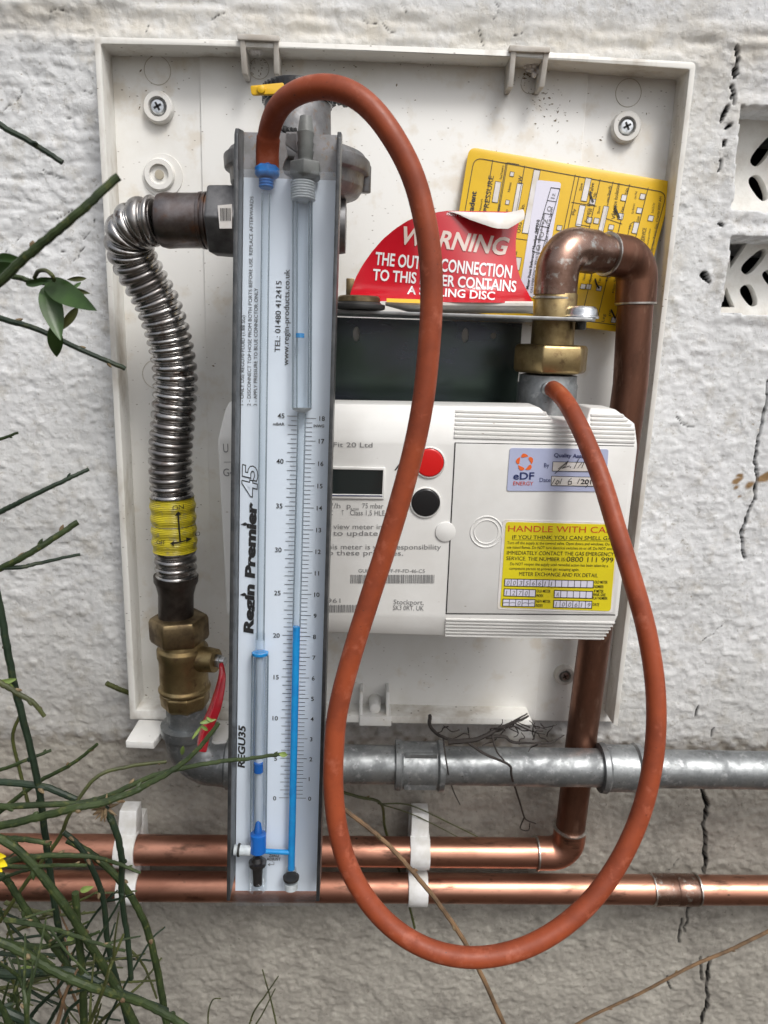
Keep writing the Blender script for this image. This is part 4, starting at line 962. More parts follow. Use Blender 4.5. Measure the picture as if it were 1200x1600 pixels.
vt_('Meter Point Reference Number (MPRN)', 826, 452, 110, 4.5, .02, 0, .0008); vt_('GAS EMERGENCY SERVICE: apply MPRN adhesive label', 832, 458, 125, 4.2, 0, 0, .0008); vt_('CLEAR SERVICE standard forecast MPRN in boxes', 842, 462, 140, 4.2, 0, 0, .0008)
bx = [(861, 293), (874, 295), (852, 371), (839, 369)]
line(mb, KC, [(861, 293), (875, 295), (846, 396), (832, 393)][:4], 1, .0008, 0, True)
for k, ch_ in enumerate('42000'):
    t0, t1 = k*.2, (k+1)*.2; L2 = lambda t_: ((861-29*t_, 293+100*t_), (875-29*t_, 295+101*t_)); line(mb, KC, list(L2(t1)), .9, .0008)
    a_, b2 = L2(t1-.04), L2(t0+.06); vt_('1'+'2'[0:0] if False else ['1z', 'O', '2', 'O', 'O'][k], L2(t1)[1][0]-2.5, L2(t1)[1][1]-5, 8, 6.5, 0, 3, .0009)
vt_('Size', 909, 298, 12, 4); vt_('Ply', 898, 336, 10, 4.5); vt_('Excess Flow Valve', 919, 347, 62, 5.5); vt_('No', 931, 308, 7, 4.5); vt_('Yes', 924, 336, 10, 4); vt_('Short', 937, 334, 12, 4)
vt_('mm Specify', 951, 316, 26, 4); vt_('Service Isolation', 961, 336, 50, 5.5); vt_('Valve', 961, 343, 22, 5.5); vt_('No', 981, 303, 9, 5); vt_('Yes', 974, 332, 9, 4.5); vt_('Low Med', 994, 311, 12, 3.5); vt_('No Known', 990, 334, 16, 3.5); vt_('Size', 998, 347, 9, 4); vt_('Ht', 986, 358, 7, 4)
vt_('SERVICE', 1007, 378, 22, 6); vt_('Grade Dry Test', 1021, 333, 16, 3.5); vt_('www.cadentgas.com Reference', 1013, 383, 26, 3); vt_('Plus Gas Key Use. Temp Gas. Charity 0207 AM', 1017, 416, 110, 3.6)
vt_('Name', 914, 438, 12, 4); vt_('Colour', 924, 440, 14, 4); vt_('Yes', 938, 443, 8, 4); vt_('To', 950, 440, 6, 4); vt_('Main Size', 960, 458, 30, 4); vt_('Leg', 944, 503, 12, 4.5); vt_('PE', 955, 494, 10, 4)
for s_ in ([(922, 300), (924, 308), (927, 315)], [(961, 322), (964, 331), (968, 340)], [(930, 436), (932, 444), (936, 450)], [(896, 452), (899, 459)], [(955, 484), (961, 497)]): line(mb, KC, s_, 2.6, .0009)
line(mb, KC, [(981, 368), (985, 350), (991, 346)], .8, h_)
mb.build('card_print', [M['ink'], M['paper'], M['paperlav'], M['inkgrey']], yc, fix=False)

# ------------------------------------------------------------------ red curled warning sticker
def rdep(px, py):
    t_ = (472-py)/142; s_ = (px-690)/150
    return .104-.020*t_+.008*t_*t_+.010*max(0, 1-t_*6)**2-.010*s_*s_+.004*math.sin(3*s_+2*t_)
def RS(px, py, o=0): return P(px, py, rdep(px, py)+o)
rs_ = thing('red_warning_sticker', 'curled red warning sticker with white writing, standing on the bracket flange', 'sticker', P(690, 478, .1))
LE = [(472, 545), (455, 549), (435, 556), (415, 567), (395, 581), (375, 598), (358, 618), (345, 638), (336, 660), (331, 680), (329, 700)]
RE = [(472, 833), (455, 825), (435, 814), (415, 808), (395, 806), (375, 806), (358, 808), (345, 811), (336, 812), (331, 812), (329, 812)]
mb = MB(); nr, ncol = 26, 26; V = []
for i in range(nr+1):
    y = 472-(472-329.2)*i/nr; xl_ = np.interp(-y, [-a[0] for a in LE], [a[1] for a in LE]); xr_ = np.interp(-y, [-a[0] for a in RE], [a[1] for a in RE])
    for j in range(ncol+1):
        x = xl_+(xr_-xl_)*j/ncol; V.append(RS(x, y+.04*(x-690)*.35))
n_ = len(V); V += [v+np.array([0, .0004, 0]) for v in V]
F = [(i*(ncol+1)+j, i*(ncol+1)+j+1, (i+1)*(ncol+1)+j+1, (i+1)*(ncol+1)+j) for i in range(nr) for j in range(ncol)]
mb.add(V, F, 0); b0 = 0
mb.f += [tuple(n_+k for k in f[::-1]) for f in F]; mb.m += [1]*len(F)
mb.build('sheet', [M['redsticker'], M['paper']], rs_, fix=False)
# top right corner curled forward, white back showing
mb = MB(); V = []; na, nb_ = 12, 14
for j in range(nb_+1):
    s_ = j/nb_; x = 700+112*s_; prof_r = .0085*min(1, (s_*1.6+.02)); dk = (1.45 if .25 < s_ < .8 else 1.45-(abs(s_-.525)-.275)*4.0)
    base = RS(x, 331+.035*(x-700)); 
    for i in range(na+1):
        a_ = math.pi*1.02*i/na; V.append(base+np.array([-.0*i, -prof_r*1.1*(1-math.cos(a_)), prof_r*.55*math.sin(a_)-prof_r*dk*(i/na)]))
mb.add(V, [(j*(na+1)+i, j*(na+1)+i+1, (j+1)*(na+1)+i+1, (j+1)*(na+1)+i) for j in range(nb_) for i in range(na)]); mb.build('curled_corner', M['paper'], rs_, fix=False, label='white back of the curled corner')
mb = MB(); V = []
for j in range(31):
    x = 602+231*j/30
    for i, (dy, do) in enumerate(((-2, .000), (1, .003), (5, .003), (9, .000), (13, -.005), (17, -.011))):
        k_ = min(1, j/8+.35); V.append(P(x, 472+dy*k_+(x-690)*.006, .112*1+do-(0 if x > 560 else .0)))
mb.add(V, [(j*6+i, j*6+i+1, (j+1)*6+i+1, (j+1)*6+i) for j in range(30) for i in range(5)]); mb.build('curled_edge', M['paper'], rs_, fix=False, label='white back of the rolled bottom edge')
mb = MB(); mf = lambda x, y: RS(x, y, .0006)
text(mb, None, 'WARNING', (622, 380), (789, 398), 27, m=1, shear=.22, bold=.025, mapf=mf)
text(mb, None, 'THE OUTLET CONNECTION', (585.5, 413), (799, 434.5), 19.5, bold=.022, mapf=mf)
text(mb, None, 'TO THIS METER CONTAINS', (582, 437), (806, 456), 17, bold=.022, mapf=mf)
text(mb, None, 'A SEALING DISC', (636, 459), (773, 468.5), 12.5, bold=.022, mapf=mf)
text(mb, None, 'PRINT CODE', (698, 336), (733, 341), 4, mapf=mf)
mb.build('printed_words', [M['whiteink'], M['warmink']], rs_, fix=False)
mb = MB(); mb.add([P(604, 466, .1165), P(661, 468, .1165), P(661, 474, .1185), P(604, 472, .1185)], [(0, 1, 2, 3)]); mb.build('orange_strip', M['yellowpl'], rs_, fix=False)
mb = MB(); q = P(547, 450, .075); hexa(mb, [q+np.array([x, y, z]) for y in (0, .004) for x, z in ((-.003, -.012), (.003, -.012), (.003, .007), (-.003, .007))]); mb.build('lug', M['brassdark'], br, bevel=.0005)

# ------------------------------------------------------------------ manometer
q0, q1, q2 = P(366, 200, .200), P(533, 206, .200), P(354, 1404, .243)
MN = Plane(q0, q1-q0, q0-q2)
mn = thing('u_gauge_manometer', 'tall pale blue gauge in a grey metal channel with a column of blue fluid', 'manometer', P(425, 1405, .235))
ch_d = -.022; wl = MN.hit(366, 200)[0]; 
TLc, TRc, BRc, BLc = MN.hit(366, 197), MN.hit(533, 203), MN.hit(499, 1408), MN.hit(354, 1408)
ul = (TLc[0]+BLc[0])/2-.0002; ur = (TRc[0]+BRc[0])/2; vtop, vbot = TLc[1], BLc[1]
tL, tR = TLc[0], TRc[0]; bL, bR = BLc[0], BRc[0]; th = .0022
def mbox(mb, u0, u1, v0, v1, h0, h1, m=0): hexa(mb, [MN.w(u, v, h) for h in (h1, h0) for u, v in ((u0, v0), (u1, v0), (u1, v1), (u0, v1))], m)
def flange(x0t, x0b, sgn):
    mb = MB(); o_ = [(vbot, 0), (vtop-.004, 0), (vtop, -.003), (MN.hit(372, 203, ch_d*.7)[1], ch_d*.7), (MN.hit(375, 206, ch_d)[1], ch_d), (vbot+.006, ch_d), (vbot+.003, -.006)]
    V = [MN.w((x0t if v > (vtop+vbot)/2 else x0b)+s_*sgn*th, v, h) for s_ in (0, 1) for v, h in o_]; n_ = len(o_)
    V = []
    for s_ in (0, 1):
        for v, h in o_:
            t_ = (vtop-v)/(vtop-vbot); V.append(MN.w(x0t*(1-t_)+x0b*t_+s_*sgn*th, v, h))
    F = [tuple(range(n_)), tuple(range(2*n_-1, n_-1, -1))]+[(i, i+n_, (i+1) % n_+n_, (i+1) % n_) for i in range(n_)]
    mb.add(V, F); return mb
flange(tL, bL, 1).build('side_flange', M['edge'], mn, bevel=.0004); flange(tR, bR, -1).build('side_flange', M['edge'], mn, bevel=.0004)
# channel floor with a keyhole
mb = MB(); hh = ch_d+.002
kx = lambda x, y: tuple(MN.hit(x, y, hh))
key = [kx(*p) for p in ((447, 206), (464, 206), (462, 225), (464, 238), (459, 248), (466, 262), (466, 270), (455, 278), (444, 272), (441, 262), (445, 250), (449, 244), (446, 225))]
vfl = MN.hit(375, 206, ch_d+.002)[1]; vfl2 = MN.hit(528, 211, ch_d+.002)[1]
fl0 = [(tL+th, vfl), (tR-th, vfl2), (bR-th, vbot+.006), (bL+th, vbot+.006)]
slab(mb, MN, fl0, ch_d, hh, [key], local=True); mb.build('channel_back', M['channel'], mn)
# white printed panel
pt = MN.hit(440, 280, hh)[1]; pb = MN.hit(430, 1390, hh)[1]
def uL(v): t_ = (vtop-v)/(vtop-vbot); return tL*(1-t_)+bL*t_
def uR(v): t_ = (vtop-v)/(vtop-vbot); return tR*(1-t_)+bR*t_
mb = MB(); hb0 = hh+.0004; hb1 = hb0+.001
slab(mb, MN, [(uL(pt)+th+.0003, pt), (uR(pt)-th-.0003, pt), (uR(pb)-th-.0003, pb), (uL(pb)+th+.0003, pb)], hb0, hb1, local=True); mb.build('scale_panel', M['board'], mn)
HT = hb1+.0004
# scale printing
mb = MB()
def lerp2(a, b_, t_): return np.array(a)*(1-t_)+np.array(b_)*t_
hit = lambda x, y: MN.hit(x, y, HT)
def tick(a, b_, m_=0, w_=.00016):
    mb.add([MN.w(a[0], a[1]-w_, HT), MN.w(b_[0], b_[1]-w_, HT), MN.w(b_[0], b_[1]+w_, HT), MN.w(a[0], a[1]+w_, HT)], [(0, 1, 2, 3)], m_)
lo_, lot, hi_, hit_ = hit(436, 1246.5), hit(453.5, 1247), hit(448.5, 650), hit(464, 650.5)
for k in range(91):
    t_ = k/90; a = lerp2(lo_, hi_, t_); b_ = lerp2(lot, hit_, t_); v = a[1]; 
    if k % 10 == 0: pass
    elif k % 2 == 0: a = a+np.array([.0006, 0])
    else: a = lerp2(a, b_, .42)
    tick(a, (b_[0], a[1]), 0)
rl, rlt, rh, rht = hit(462.5, 1247), hit(478, 1247.5), hit(476.5, 653.5), hit(494, 654)
for k in range(91):
    t_ = k/90; a = lerp2(rl, rh, t_); b_ = lerp2(rlt, rht, t_)
    if k % 5: b_ = lerp2(a, b_, .66)
    tick(a, (b_[0], a[1]), 0)
for k, v in enumerate(range(0, 50, 5)):
    t_ = v/45; p = lerp2(hit(431.5, 1250.5), hit(444.5, 653.5), t_); pp = MN.w(*p, HT)
    gl, gf = glyphs(str(v), .012); X = gl[:, 0]-gl[:, 0].max(); sc = .0042
    mb.add([MN.w(p[0]+x*sc*1.05, p[1]+y*sc, HT) for x, y in zip(X, gl[:, 1])], gf, 0)
for v in range(0, 19):
    p = lerp2(hit(481.5, 1251), hit(499, 657.5), v/18); gl, gf = glyphs(str(v), .012); X = gl[:, 0]-gl[:, 0].min(); sc = .0040
    mb.add([MN.w(p[0]+x*sc*1.05, p[1]+y*sc, HT) for x, y in zip(X, gl[:, 1])], gf, 0)
text(mb, MN, 'mBAR', (426.5, 664.5), (444.5, 664.8), 4.3, HT, bold=.02); text(mb, MN, 'INWG', (490, 667.5), (506.5, 667.8), 4.3, HT, bold=.02)
text(mb, MN, '1 - ONLY USE REGU70 FLUID (1.88 SG)', (380.5, 633), (383, 493), 5.4, HT)
text(mb, MN, '2 - DISCONNECT TOP HOSE FROM BOTH PORTS BEFORE USE. REPLACE AFTERWARDS', (391.5, 634), (396, 307), 5.4, HT)
text(mb, MN, '3 - APPLY PRESSURE TO BLUE CONNECTOR ONLY', (401.5, 634), (403, 450), 5.4, HT)
text(mb, MN, 'TEL: 01480 412415', (437.5, 550), (440, 439), 8.4, HT, bold=.006)
text(mb, MN, 'www.regin-products.co.uk', (450.5, 571), (452.5, 421), 8.4, HT, bold=.006)
text(mb, MN, 'Regin Premier', (395, 990), (400.5, 786), 14, HT, bold=.055, shear=.14)
text(mb, MN, 'REGU35', (382, 1200), (383.5, 1135), 10.5, HT, bold=.035, shear=.2)
for x, y in ((381, 819), (379.5, 929)):      # small flame marks over the letters
    fill(mb, MN, [(x+5, y-1.5), (x+2, y-3), (x-5, y+.5), (x+2, y+2.5), (x+5, y+1)], HT)
gl, gf = glyphs('45', .05); a = hit(400.5, 779); b_ = hit(402, 729); e = unit(b_-a); g_ = np.array([-e[1], e[0]]); W_ = np.linalg.norm(b_-a); Hc = np.linalg.norm(hit(378, 779)-a)
X = (gl[:, 0]-gl[:, 0].min()); sx = W_/X.max(); X = X*sx+.2*gl[:, 1]/.7*Hc; Yc = gl[:, 1]/.7*Hc
mb.add([MN.w(*(a+e*x+g_*y), HT) for x, y in zip(X, Yc)], gf, 0)
gl, gf = glyphs('45', .012); X = (gl[:, 0]-glyphs('45', .05)[0][:, 0].min())*sx; Yc = gl[:, 1]/.7*Hc; X = X+.2*Yc
mb.add([MN.w(*(a+e*x+g_*y), HT+.0003) for x, y in zip(X, Yc)], gf, 1)
text(mb, MN, 'ZERO', (420, 1339), (436, 1339), 4.3, HT, bold=.02); text(mb, MN, 'ADJUST', (416.5, 1344.5), (438.5, 1344.5), 4.3, HT, bold=.02)
line(mb, MN, [(428, 1347), (428, 1351), (419, 1351)], .7, HT); line(mb, MN, [(422, 1349), (419, 1351), (422, 1353)], .7, HT)
mb.build('scale_print', [M['ink'], M['board']], mn, fix=False)
# tubes (axes run along the panel)
HC = -.010
def mt(x, y, h=HC): p = MN.hit(x, y, h); return MN.w(p[0], p[1], h)
def mtube(p, q, r, name, mt_, h=HC, seg=28, lab=None, cap=True):
    mb = MB(); tube(mb, [mt(*p, h), mt(*q, h)], r, seg, cap); return mb.build(name, mt_, mn, label=lab)
mtube((415.5, 300), (407, 1000), .0022, 'clear_tube', M['tube'], lab='thin left tube')
mtube((406.6, 990), (406.4, 1020), .0032, 'clear_tube', M['tube'])
mtube((406.5, 1020), (403.5, 1300), .0056, 'reservoir_tube', M['tube'], h=-.012, lab='wide lower left tube')
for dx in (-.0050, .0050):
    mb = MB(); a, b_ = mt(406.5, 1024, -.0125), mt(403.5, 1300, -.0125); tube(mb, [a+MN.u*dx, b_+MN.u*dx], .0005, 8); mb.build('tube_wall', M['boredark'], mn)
mtube((406.2, 1026), (403.7, 1310), .0026, 'inner_tube', M['bore'], h=-.0125)
mb = MB(); lathe(mb, mt(406.5, 1021, -.012), MN.v, [(-.0008, .0052), (.0008, .0052), (.0012, .0035), (.0013, .0001)], 28); mb.build('fluid_ring', M['fluid'], mn)
mtube((404, 1192), (404, 1206), .0030, 'fluid_drop', M['fluiddark'], h=-.0105)
mb = MB(); lathe(mb, mt(403.5, 1330, -.0105), MN.v, [(0, .0053), (.0125, .0053), (.0135, .0030), (.020, .0018), (.022, .0004)], 24); mb.build('fluid_pool', M['fluiddark'], mn)
mb = MB(); lathe(mb, mt(402.5, 1386, -.0105), MN.v, [(.002, .0030), (.0155, .0036), (.0158, .0056), (.0182, .0058), (.0188, .004), (.0215, .003), (.0225, .0005)], 26); mb.build('bottom_plug', M['black'], mn)
mb = MB(); lathe(mb, mt(402.5, 1388, -.0105), MN.v, [(0, .0062), (.003, .0062), (.0034, .0058), (.006, .0062), (.0064, .0058), (.009, .0062), (.019, .0062)], 26); mb.build('plug_sleeve', M['tube'], mn)
mb = MB(); tube(mb, [mt(366, 1328, -.009), mt(392, 1329, -.009)], .0034, 22); mb.build('adjuster', M['frost'], mn, label='clear zero adjust screw on the left')
mb = MB(); tube(mb, [mt(371.5, 1328, -.009), mt(375, 1328.2, -.009)], .0042, 24); mb.build('seal_ring', M['rubber'], mn)
mb = MB(); tube(mb, [mt(414, 1330, -.011), mt(452, 1332, -.011)], .0017, 18); mb.build('cross_fluid', M['fluid'], mn)
# right side
mtube((472.5, 312), (471.5, 640), .0060, 'overflow_tube', M['tube2'], h=-.012, lab='wide upper right tube')
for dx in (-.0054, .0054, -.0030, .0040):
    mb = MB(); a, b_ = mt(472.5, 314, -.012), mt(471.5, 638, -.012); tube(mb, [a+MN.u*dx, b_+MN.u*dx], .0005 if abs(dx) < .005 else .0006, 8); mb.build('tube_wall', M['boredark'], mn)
mb = MB()
for k in range(7):
    lathe(mb, mt(473.5, 284+k*4.2, -.011), -MN.v, [(0, .0063), (.0005, .0072), (.0010, .0072), (.0016, .0063)], 26)
mb.build('thread', M['frost'], mn, label='white screw thread under the grey nozzle')
mb = MB()
for k in range(3):
    lathe(mb, mt(416, 280+k*4.6, -.011), -MN.v, [(0, .0036), (.0005, .0043), (.0011, .0043), (.0017, .0036)], 22)
mb.build('thread', M['bluepl'], mn, label='blue screw thread')
mtube((469, 521), (468.8, 528), .0026, 'fluid_drop', M['fluid'], h=-.0105)
mb = MB(); lathe(mb, mt(471.5, 645, -.0115), MN.v, [(0, .002), (.0015, .0050), (.003, .0062)], 26); mb.build('tube_shoulder', M['frost'], mn)
mtube((471.5, 640), (463, 985), .0024, 'gauge_tube', M['tube'], h=-.0115, lab='empty upper part of the measuring tube')
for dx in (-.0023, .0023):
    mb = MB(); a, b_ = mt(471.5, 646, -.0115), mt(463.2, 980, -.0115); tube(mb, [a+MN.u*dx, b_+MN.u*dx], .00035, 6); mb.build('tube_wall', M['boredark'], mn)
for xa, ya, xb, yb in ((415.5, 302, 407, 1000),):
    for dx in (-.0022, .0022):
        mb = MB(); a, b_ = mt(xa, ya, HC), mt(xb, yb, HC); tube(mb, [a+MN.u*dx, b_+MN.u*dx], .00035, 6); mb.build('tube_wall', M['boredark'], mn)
mtube((463.2, 979), (455, 1358), .0024, 'fluid_column', M['fluid'], h=-.0115, lab='tall column of blue fluid')
mtube((455, 1358), (454.8, 1384), .0036, 'tube_foot', M['tube2'], h=-.0105)
mb = MB(); lathe(mb, mt(454.8, 1374, -.0105), MN.v, [(0, .0030), (.0003, .0052), (.0020, .0054), (.0024, .003)], 26); mb.build('seal_ring', M['rubber'], mn)
mb = MB(); lathe(mb, mt(454.8, 1388, -.0105), MN.v, [(0, .0044), (.0040, .0044), (.0042, .003)], 24); mb.build('tube_stop', M['frost'], mn)
# clear acrylic body over the tubes
mb = MB(); e_ = .0004; ha = -.0035
V = [MN.w(u, v, ha) for u, v in ((uL(pt)+th+e_, pt), (uR(pt)-th-e_, pt), (uR(pb)-th-e_, pb), (uL(pb)+th+e_, pb))]+[MN.w(u, v, hb1+.0007) for u, v in ((uL(pt)+th+e_, pt), (uR(pt)-th-e_, pt), (uR(pb)-th-e_, pb), (uL(pb)+th+e_, pb))]
mb.add(V, [(0, 1, 2, 3), (0, 4, 5, 1), (3, 2, 6, 7)]); mb.build('acrylic_body', M['clear'], mn, fix=False)
# nozzles
bn = mt(417.5, 275, -.011)
mb = MB(); lathe(mb, bn, MN.v, [(-.001, .006), (.0, .0068), (.0008, .0072), (.0045, .0072), (.0052, .0058), (.0092, .0054)], 8, rot=.2); mb.build('blue_connector', M['bluepl'], mn, bevel=.0007)
gn = mt(477, 277, -.011)
mb = MB(); lathe(mb, gn, MN.v, [(-.002, .0070), (0, .0096), (.0070, .0096), (.0077, .0088)], 6, rot=.5); mb.build('nozzle_nut', M['greypl'], mn, bevel=.0005)
mb = MB(); lathe(mb, gn+MN.v*.008, MN.v, [(0, .0040), (.002, .0040), (.0022, .0041), (.0058, .0048), (.0060, .0040), (.0105, .0049), (.0107, .0041), (.0160, .0050), (.0163, .0046), (.0246, .0034), (.0247, .0024), (.018, .0022)], 26); mb.build('barbed_nozzle', M['greypl'], mn, label='grey barbed nozzle left open')
for p, e_ in (((372, 269), 1), ((378, 273), 1)): pass

# ------------------------------------------------------------------ orange hose
hk = [(418, 268, .189), (418, 235, .191), (421, 205, .196), (430, 178, .204), (447, 156, .213), (475, 141, .222), (510, 136, .229), (548, 146, .233), (583, 173, .236), (617, 219, .238), (645, 275, .239), (663, 340, .240), (673, 410, .240), (674, 480, .240), (670, 545, .240), (662, 620, .240), (649, 690, .240), (630, 765, .240), (605, 850, .241), (576, 940, .243), (548, 1030, .246), (528, 1110, .249), (522, 1170, .252), (521, 1230, .255), (527, 1290, .258), (541, 1345, .262), (566, 1395, .267), (600, 1437, .271), (640, 1468, .275), (685, 1488, .278), (735, 1496, .280), (785, 1491, .279), (835, 1474, .276), (885, 1443, .271), (930, 1400, .265), (968, 1345, .258), (998, 1280, .252), (1017, 1210, .246), (1025, 1140, .240), (1023, 1065, .233), (1010, 985, .225), (988, 905, .215), (963, 825, .202), (940, 750, .188), (916, 690, .172), (898, 652, .158), (884, 628, .142), (871, 613, .126), (864, 608, .111)]
hp = spline([P(*k) for k in hk], 8); mb = MB(); tube(mb, hp, [.0066 if i < 14 else .0061 for i in range(len(hp))], 28)
ho = mb.build('orange_rubber_hose', M['hose'], None, sharp=70); tag(ho, 'long orange rubber hose looping from the blue connector down to the meter outlet', 'hose')

# ------------------------------------------------------------------ plants
def stem(mb, pts, r0, r1=None, nodes=True, seg=9, m=0, nm=1, seed=0, bud=1.0):
    rr = random.Random(seed+int(pts[0][0]*7+pts[0][1])); r1 = r0 if r1 is None else r1; kk = .66 if r0 > .0026 else .76; r0 *= kk; r1 *= kk
    c = spline([P(*p) for p in pts], 10); n_ = len(c); k = 0.11
    c = [p+np.array([rr.gauss(0, 1), rr.gauss(0, 1), rr.gauss(0, 1)])*r0*.06 for p in c]
    tube(mb, c, [r0+(r1-r0)*i/(n_-1) for i in range(n_)], seg, m=m)
    if nodes:
        i = rr.randint(3, 8); fr = frames(c)
        while i < n_-1:
            r = r0+(r1-r0)*i/(n_-1); t_, u, v = fr[i]; a_ = rr.uniform(0, 6.28); e = u*math.cos(a_)+v*math.sin(a_); q = c[i]
            lathe(mb, q-t_*r*.9, t_, [(0, r*.9), (r*.8, r*1.07), (r*1.3, r*1.06), (r*2.4, r*.9)], 9, m)
            lathe(mb, q+e*r*.7, unit(e*.6+t_), [(0, r*.6), (r*.8*bud, r*.66), (r*1.6*bud, r*.5), (r*2.3*bud, r*.1)], 7, nm if rr.random() < .6 else m)
            i += rr.randint(7, 15)
        if bud == 1.0 and seg == 7 and rr.random() < .5:      # a short side shoot
            for _ in range(rr.randint(1, 3)):
                i = rr.randint(4, n_-2); t_, u, v = fr[i]; a_ = rr.uniform(0, 6.28); e = unit((u*math.cos(a_)+v*math.sin(a_))*.8+t_); L_ = rr.uniform(.008, .030)
                q = [c[i], c[i]+e*L_*.5+t_*L_*.1, c[i]+e*L_+t_*L_*.35]; tube(mb, spline(q, 4), [r0*.6-r0*.3*k/8 for k in range(9)], 6, m=m)
    return c
sh = thing('green_broom_shrub', 'leafless green stemmed shrub tangled in front of the wall at the lower left', 'shrub', (-.22, -.25, .02))
def addstem(pts, r0, r1=None, mt_='stem', **k):
    mb = MB(); stem(mb, pts, r0, r1, **k); mb.build('stem', [M[mt_], M['node']], sh)
# pixel paths with true distance from the wall
addstem([(-60, 148, .24), (0, 195, .24), (48, 222, .24), (98, 254, .24)], .0022, .0018, 'stemdark')
addstem([(-80, 520, .34), (0, 440, .34), (60, 385, .34), (120, 335, .34), (184, 276, .335)], .0030, .0025, 'stem', bud=.6)
addstem([(-70, 470, .25), (0, 497, .25), (60, 515, .25), (130, 548, .245), (196, 576, .24)], .0022, .0017, 'stemdark')
addstem([(-40, 690, .22), (0, 686, .22), (28, 676, .22)], .0015, .001)
addstem([(-70, 830, .27), (0, 800, .27), (40, 780, .27), (98, 752, .265), (138, 733, .26)], .0021, .0014, 'stemdark')
addstem([(-70, 920, .26), (0, 888, .26), (40, 868, .26), (85, 840, .255), (122, 815, .25)], .0024, .0022)
addstem([(-60, 882, .26), (20, 887, .26), (60, 880, .255), (125, 866, .25)], .0020, .0011, 'stemdark')
addstem([(-20, 860, .28), (2, 960, .28), (20, 1060, .28), (45, 1160, .28), (62, 1240, .28), (78, 1360, .28), (92, 1450, .28), (110, 1540, .28)], .0030, .0028, 'stemdark', bud=.5)
addstem([(-40, 1050, .30), (0, 1067, .30), (30, 1085, .30), (52, 1098, .30), (70, 1120, .30)], .0022, .0014, 'stemyel')
addstem([(-60, 1215, .26), (0, 1203, .26), (40, 1188, .26), (80, 1172, .25)], .0016, .0012)
addstem([(-60, 1320, .25), (0, 1268, .25), (60, 1222, .25), (110, 1195, .25), (152, 1163, .25)], .0022, .0013)
addstem([(-60, 1295, .30), (0, 1290, .30), (60, 1277, .30), (120, 1262, .30), (160, 1255, .295)], .0034, .0031, 'stem', bud=.5)
addstem([(160, 1255, .295), (205, 1238, .29), (255, 1212, .285), (300, 1180, .28), (342, 1130, .275)], .0030, .0018)
addstem([(-60, 1262, .29), (60, 1258, .29), (150, 1250, .285), (240, 1212, .275), (330, 1192, .265), (400, 1184, .262), (446, 1177, .26)], .0028, .0015, 'stem')
addstem([(-60, 1222, .28), (0, 1222, .28), (70, 1230, .28), (120, 1250, .28)], .0026, .0024, 'stemdark')
addstem([(0, 1440, .2), (40, 1380, .2), (92, 1310, .2), (110, 1270, .2), (150, 1215, .19), (200, 1198, .18), (260, 1190, .17)], .0020, .0016, 'stemyel', bud=.4)
addstem([(160, 1256, .29), (178, 1290, .29), (190, 1340, .285), (190, 1400, .28), (200, 1470, .28), (205, 1530, .28)], .0030, .0024, 'stemdark', bud=.5)
addstem([(105, 1312, .24), (150, 1340, .24), (190, 1380, .24), (225, 1440, .24), (245, 1510, .24), (262, 1610, .24)], .0032, .0036, 'stem', bud=.6)
addstem([(-40, 1290, .31), (30, 1330, .31), (90, 1400, .31), (130, 1460, .305), (180, 1540, .30), (220, 1620, .30)], .0032, .0036)
addstem([(-60, 1450, .33), (20, 1480, .33), (90, 1520, .33), (150, 1545, .33), (230, 1570, .32), (300, 1610, .32)], .0036, .0031, 'stem', bud=.5)
addstem([(-60, 1520, .30), (30, 1522, .30), (110, 1518, .30), (180, 1548, .30), (260, 1580, .29)], .0038, .0034, 'stemdark')
addstem([(118, 1395, .30), (122, 1450, .30), (128, 1520, .30), (132, 1620, .30)], .0026, .0030)
addstem([(-20, 1355, .29), (10, 1375, .29), (40, 1420, .29), (85, 1480, .29), (120, 1530, .29)], .0030, .0028)
addstem([(0, 1310, .30), (40, 1312, .30), (80, 1318, .30)], .0022, .0016)
addstem([(10, 1346, .30), (60, 1338, .30), (140, 1338, .295), (190, 1352, .29), (220, 1364, .29)], .0024, .0010)
addstem([(-20, 1352, .31), (40, 1354, .31), (90, 1352, .31), (136, 1352, .31)], .0016, .0012)
addstem([(35, 1110, .15), (20, 1150, .15), (30, 1200, .15), (45, 1260, .15)], .0016, .0018, 'stemyel', nodes=False)
addstem([(-60, 1560, .35), (30, 1590, .35), (110, 1640, .35)], .0036, .0032, 'stemdark')
addstem([(165, 1600, .20), (200, 1530, .20), (235, 1470, .19), (258, 1448, .185)], .0013, .0008, 'stemdark')
addstem([(200, 1480, .18), (225, 1510, .18), (245, 1560, .18)], .0014, .001, 'stemyel')
addstem([(100, 1300, .27), (130, 1330, .27), (160, 1400, .27), (170, 1480, .27), (200, 1600, .27)], .0020, .0024, 'stemdark')
rq = random.Random(11)
for k in range(28):
    x0 = rq.uniform(-80, 150); y0_ = 1640; d = rq.uniform(.14, .36); x = x0; y = y0_; pts = [(x, y, d)]; dx = rq.uniform(-22, 34); 
    for i in range(rq.randint(2, 5)):
        x += dx+rq.uniform(-20, 20); y -= rq.uniform(28, 62); d += rq.uniform(-.01, .01); pts.append((x, y, d))
    addstem(pts, rq.uniform(.0010, .0024), .0008, rq.choice(['stem', 'stemdark', 'stem', 'stemyel', 'twig']), seg=7)
for k in range(20):
    x = rq.uniform(-90, 30); y = rq.uniform(1380, 1600); d = rq.uniform(.12, .34); pts = [(x, y, d)]; dx = rq.uniform(25, 55); dy = rq.uniform(-22, 26)
    for i in range(rq.randint(3, 5)):
        x += dx; y += dy+rq.uniform(-10, 10); pts.append((x, y, d))
    addstem(pts, rq.uniform(.0012, .0028), .0010, rq.choice(['stem', 'stemdark', 'stemyel']), seg=7)
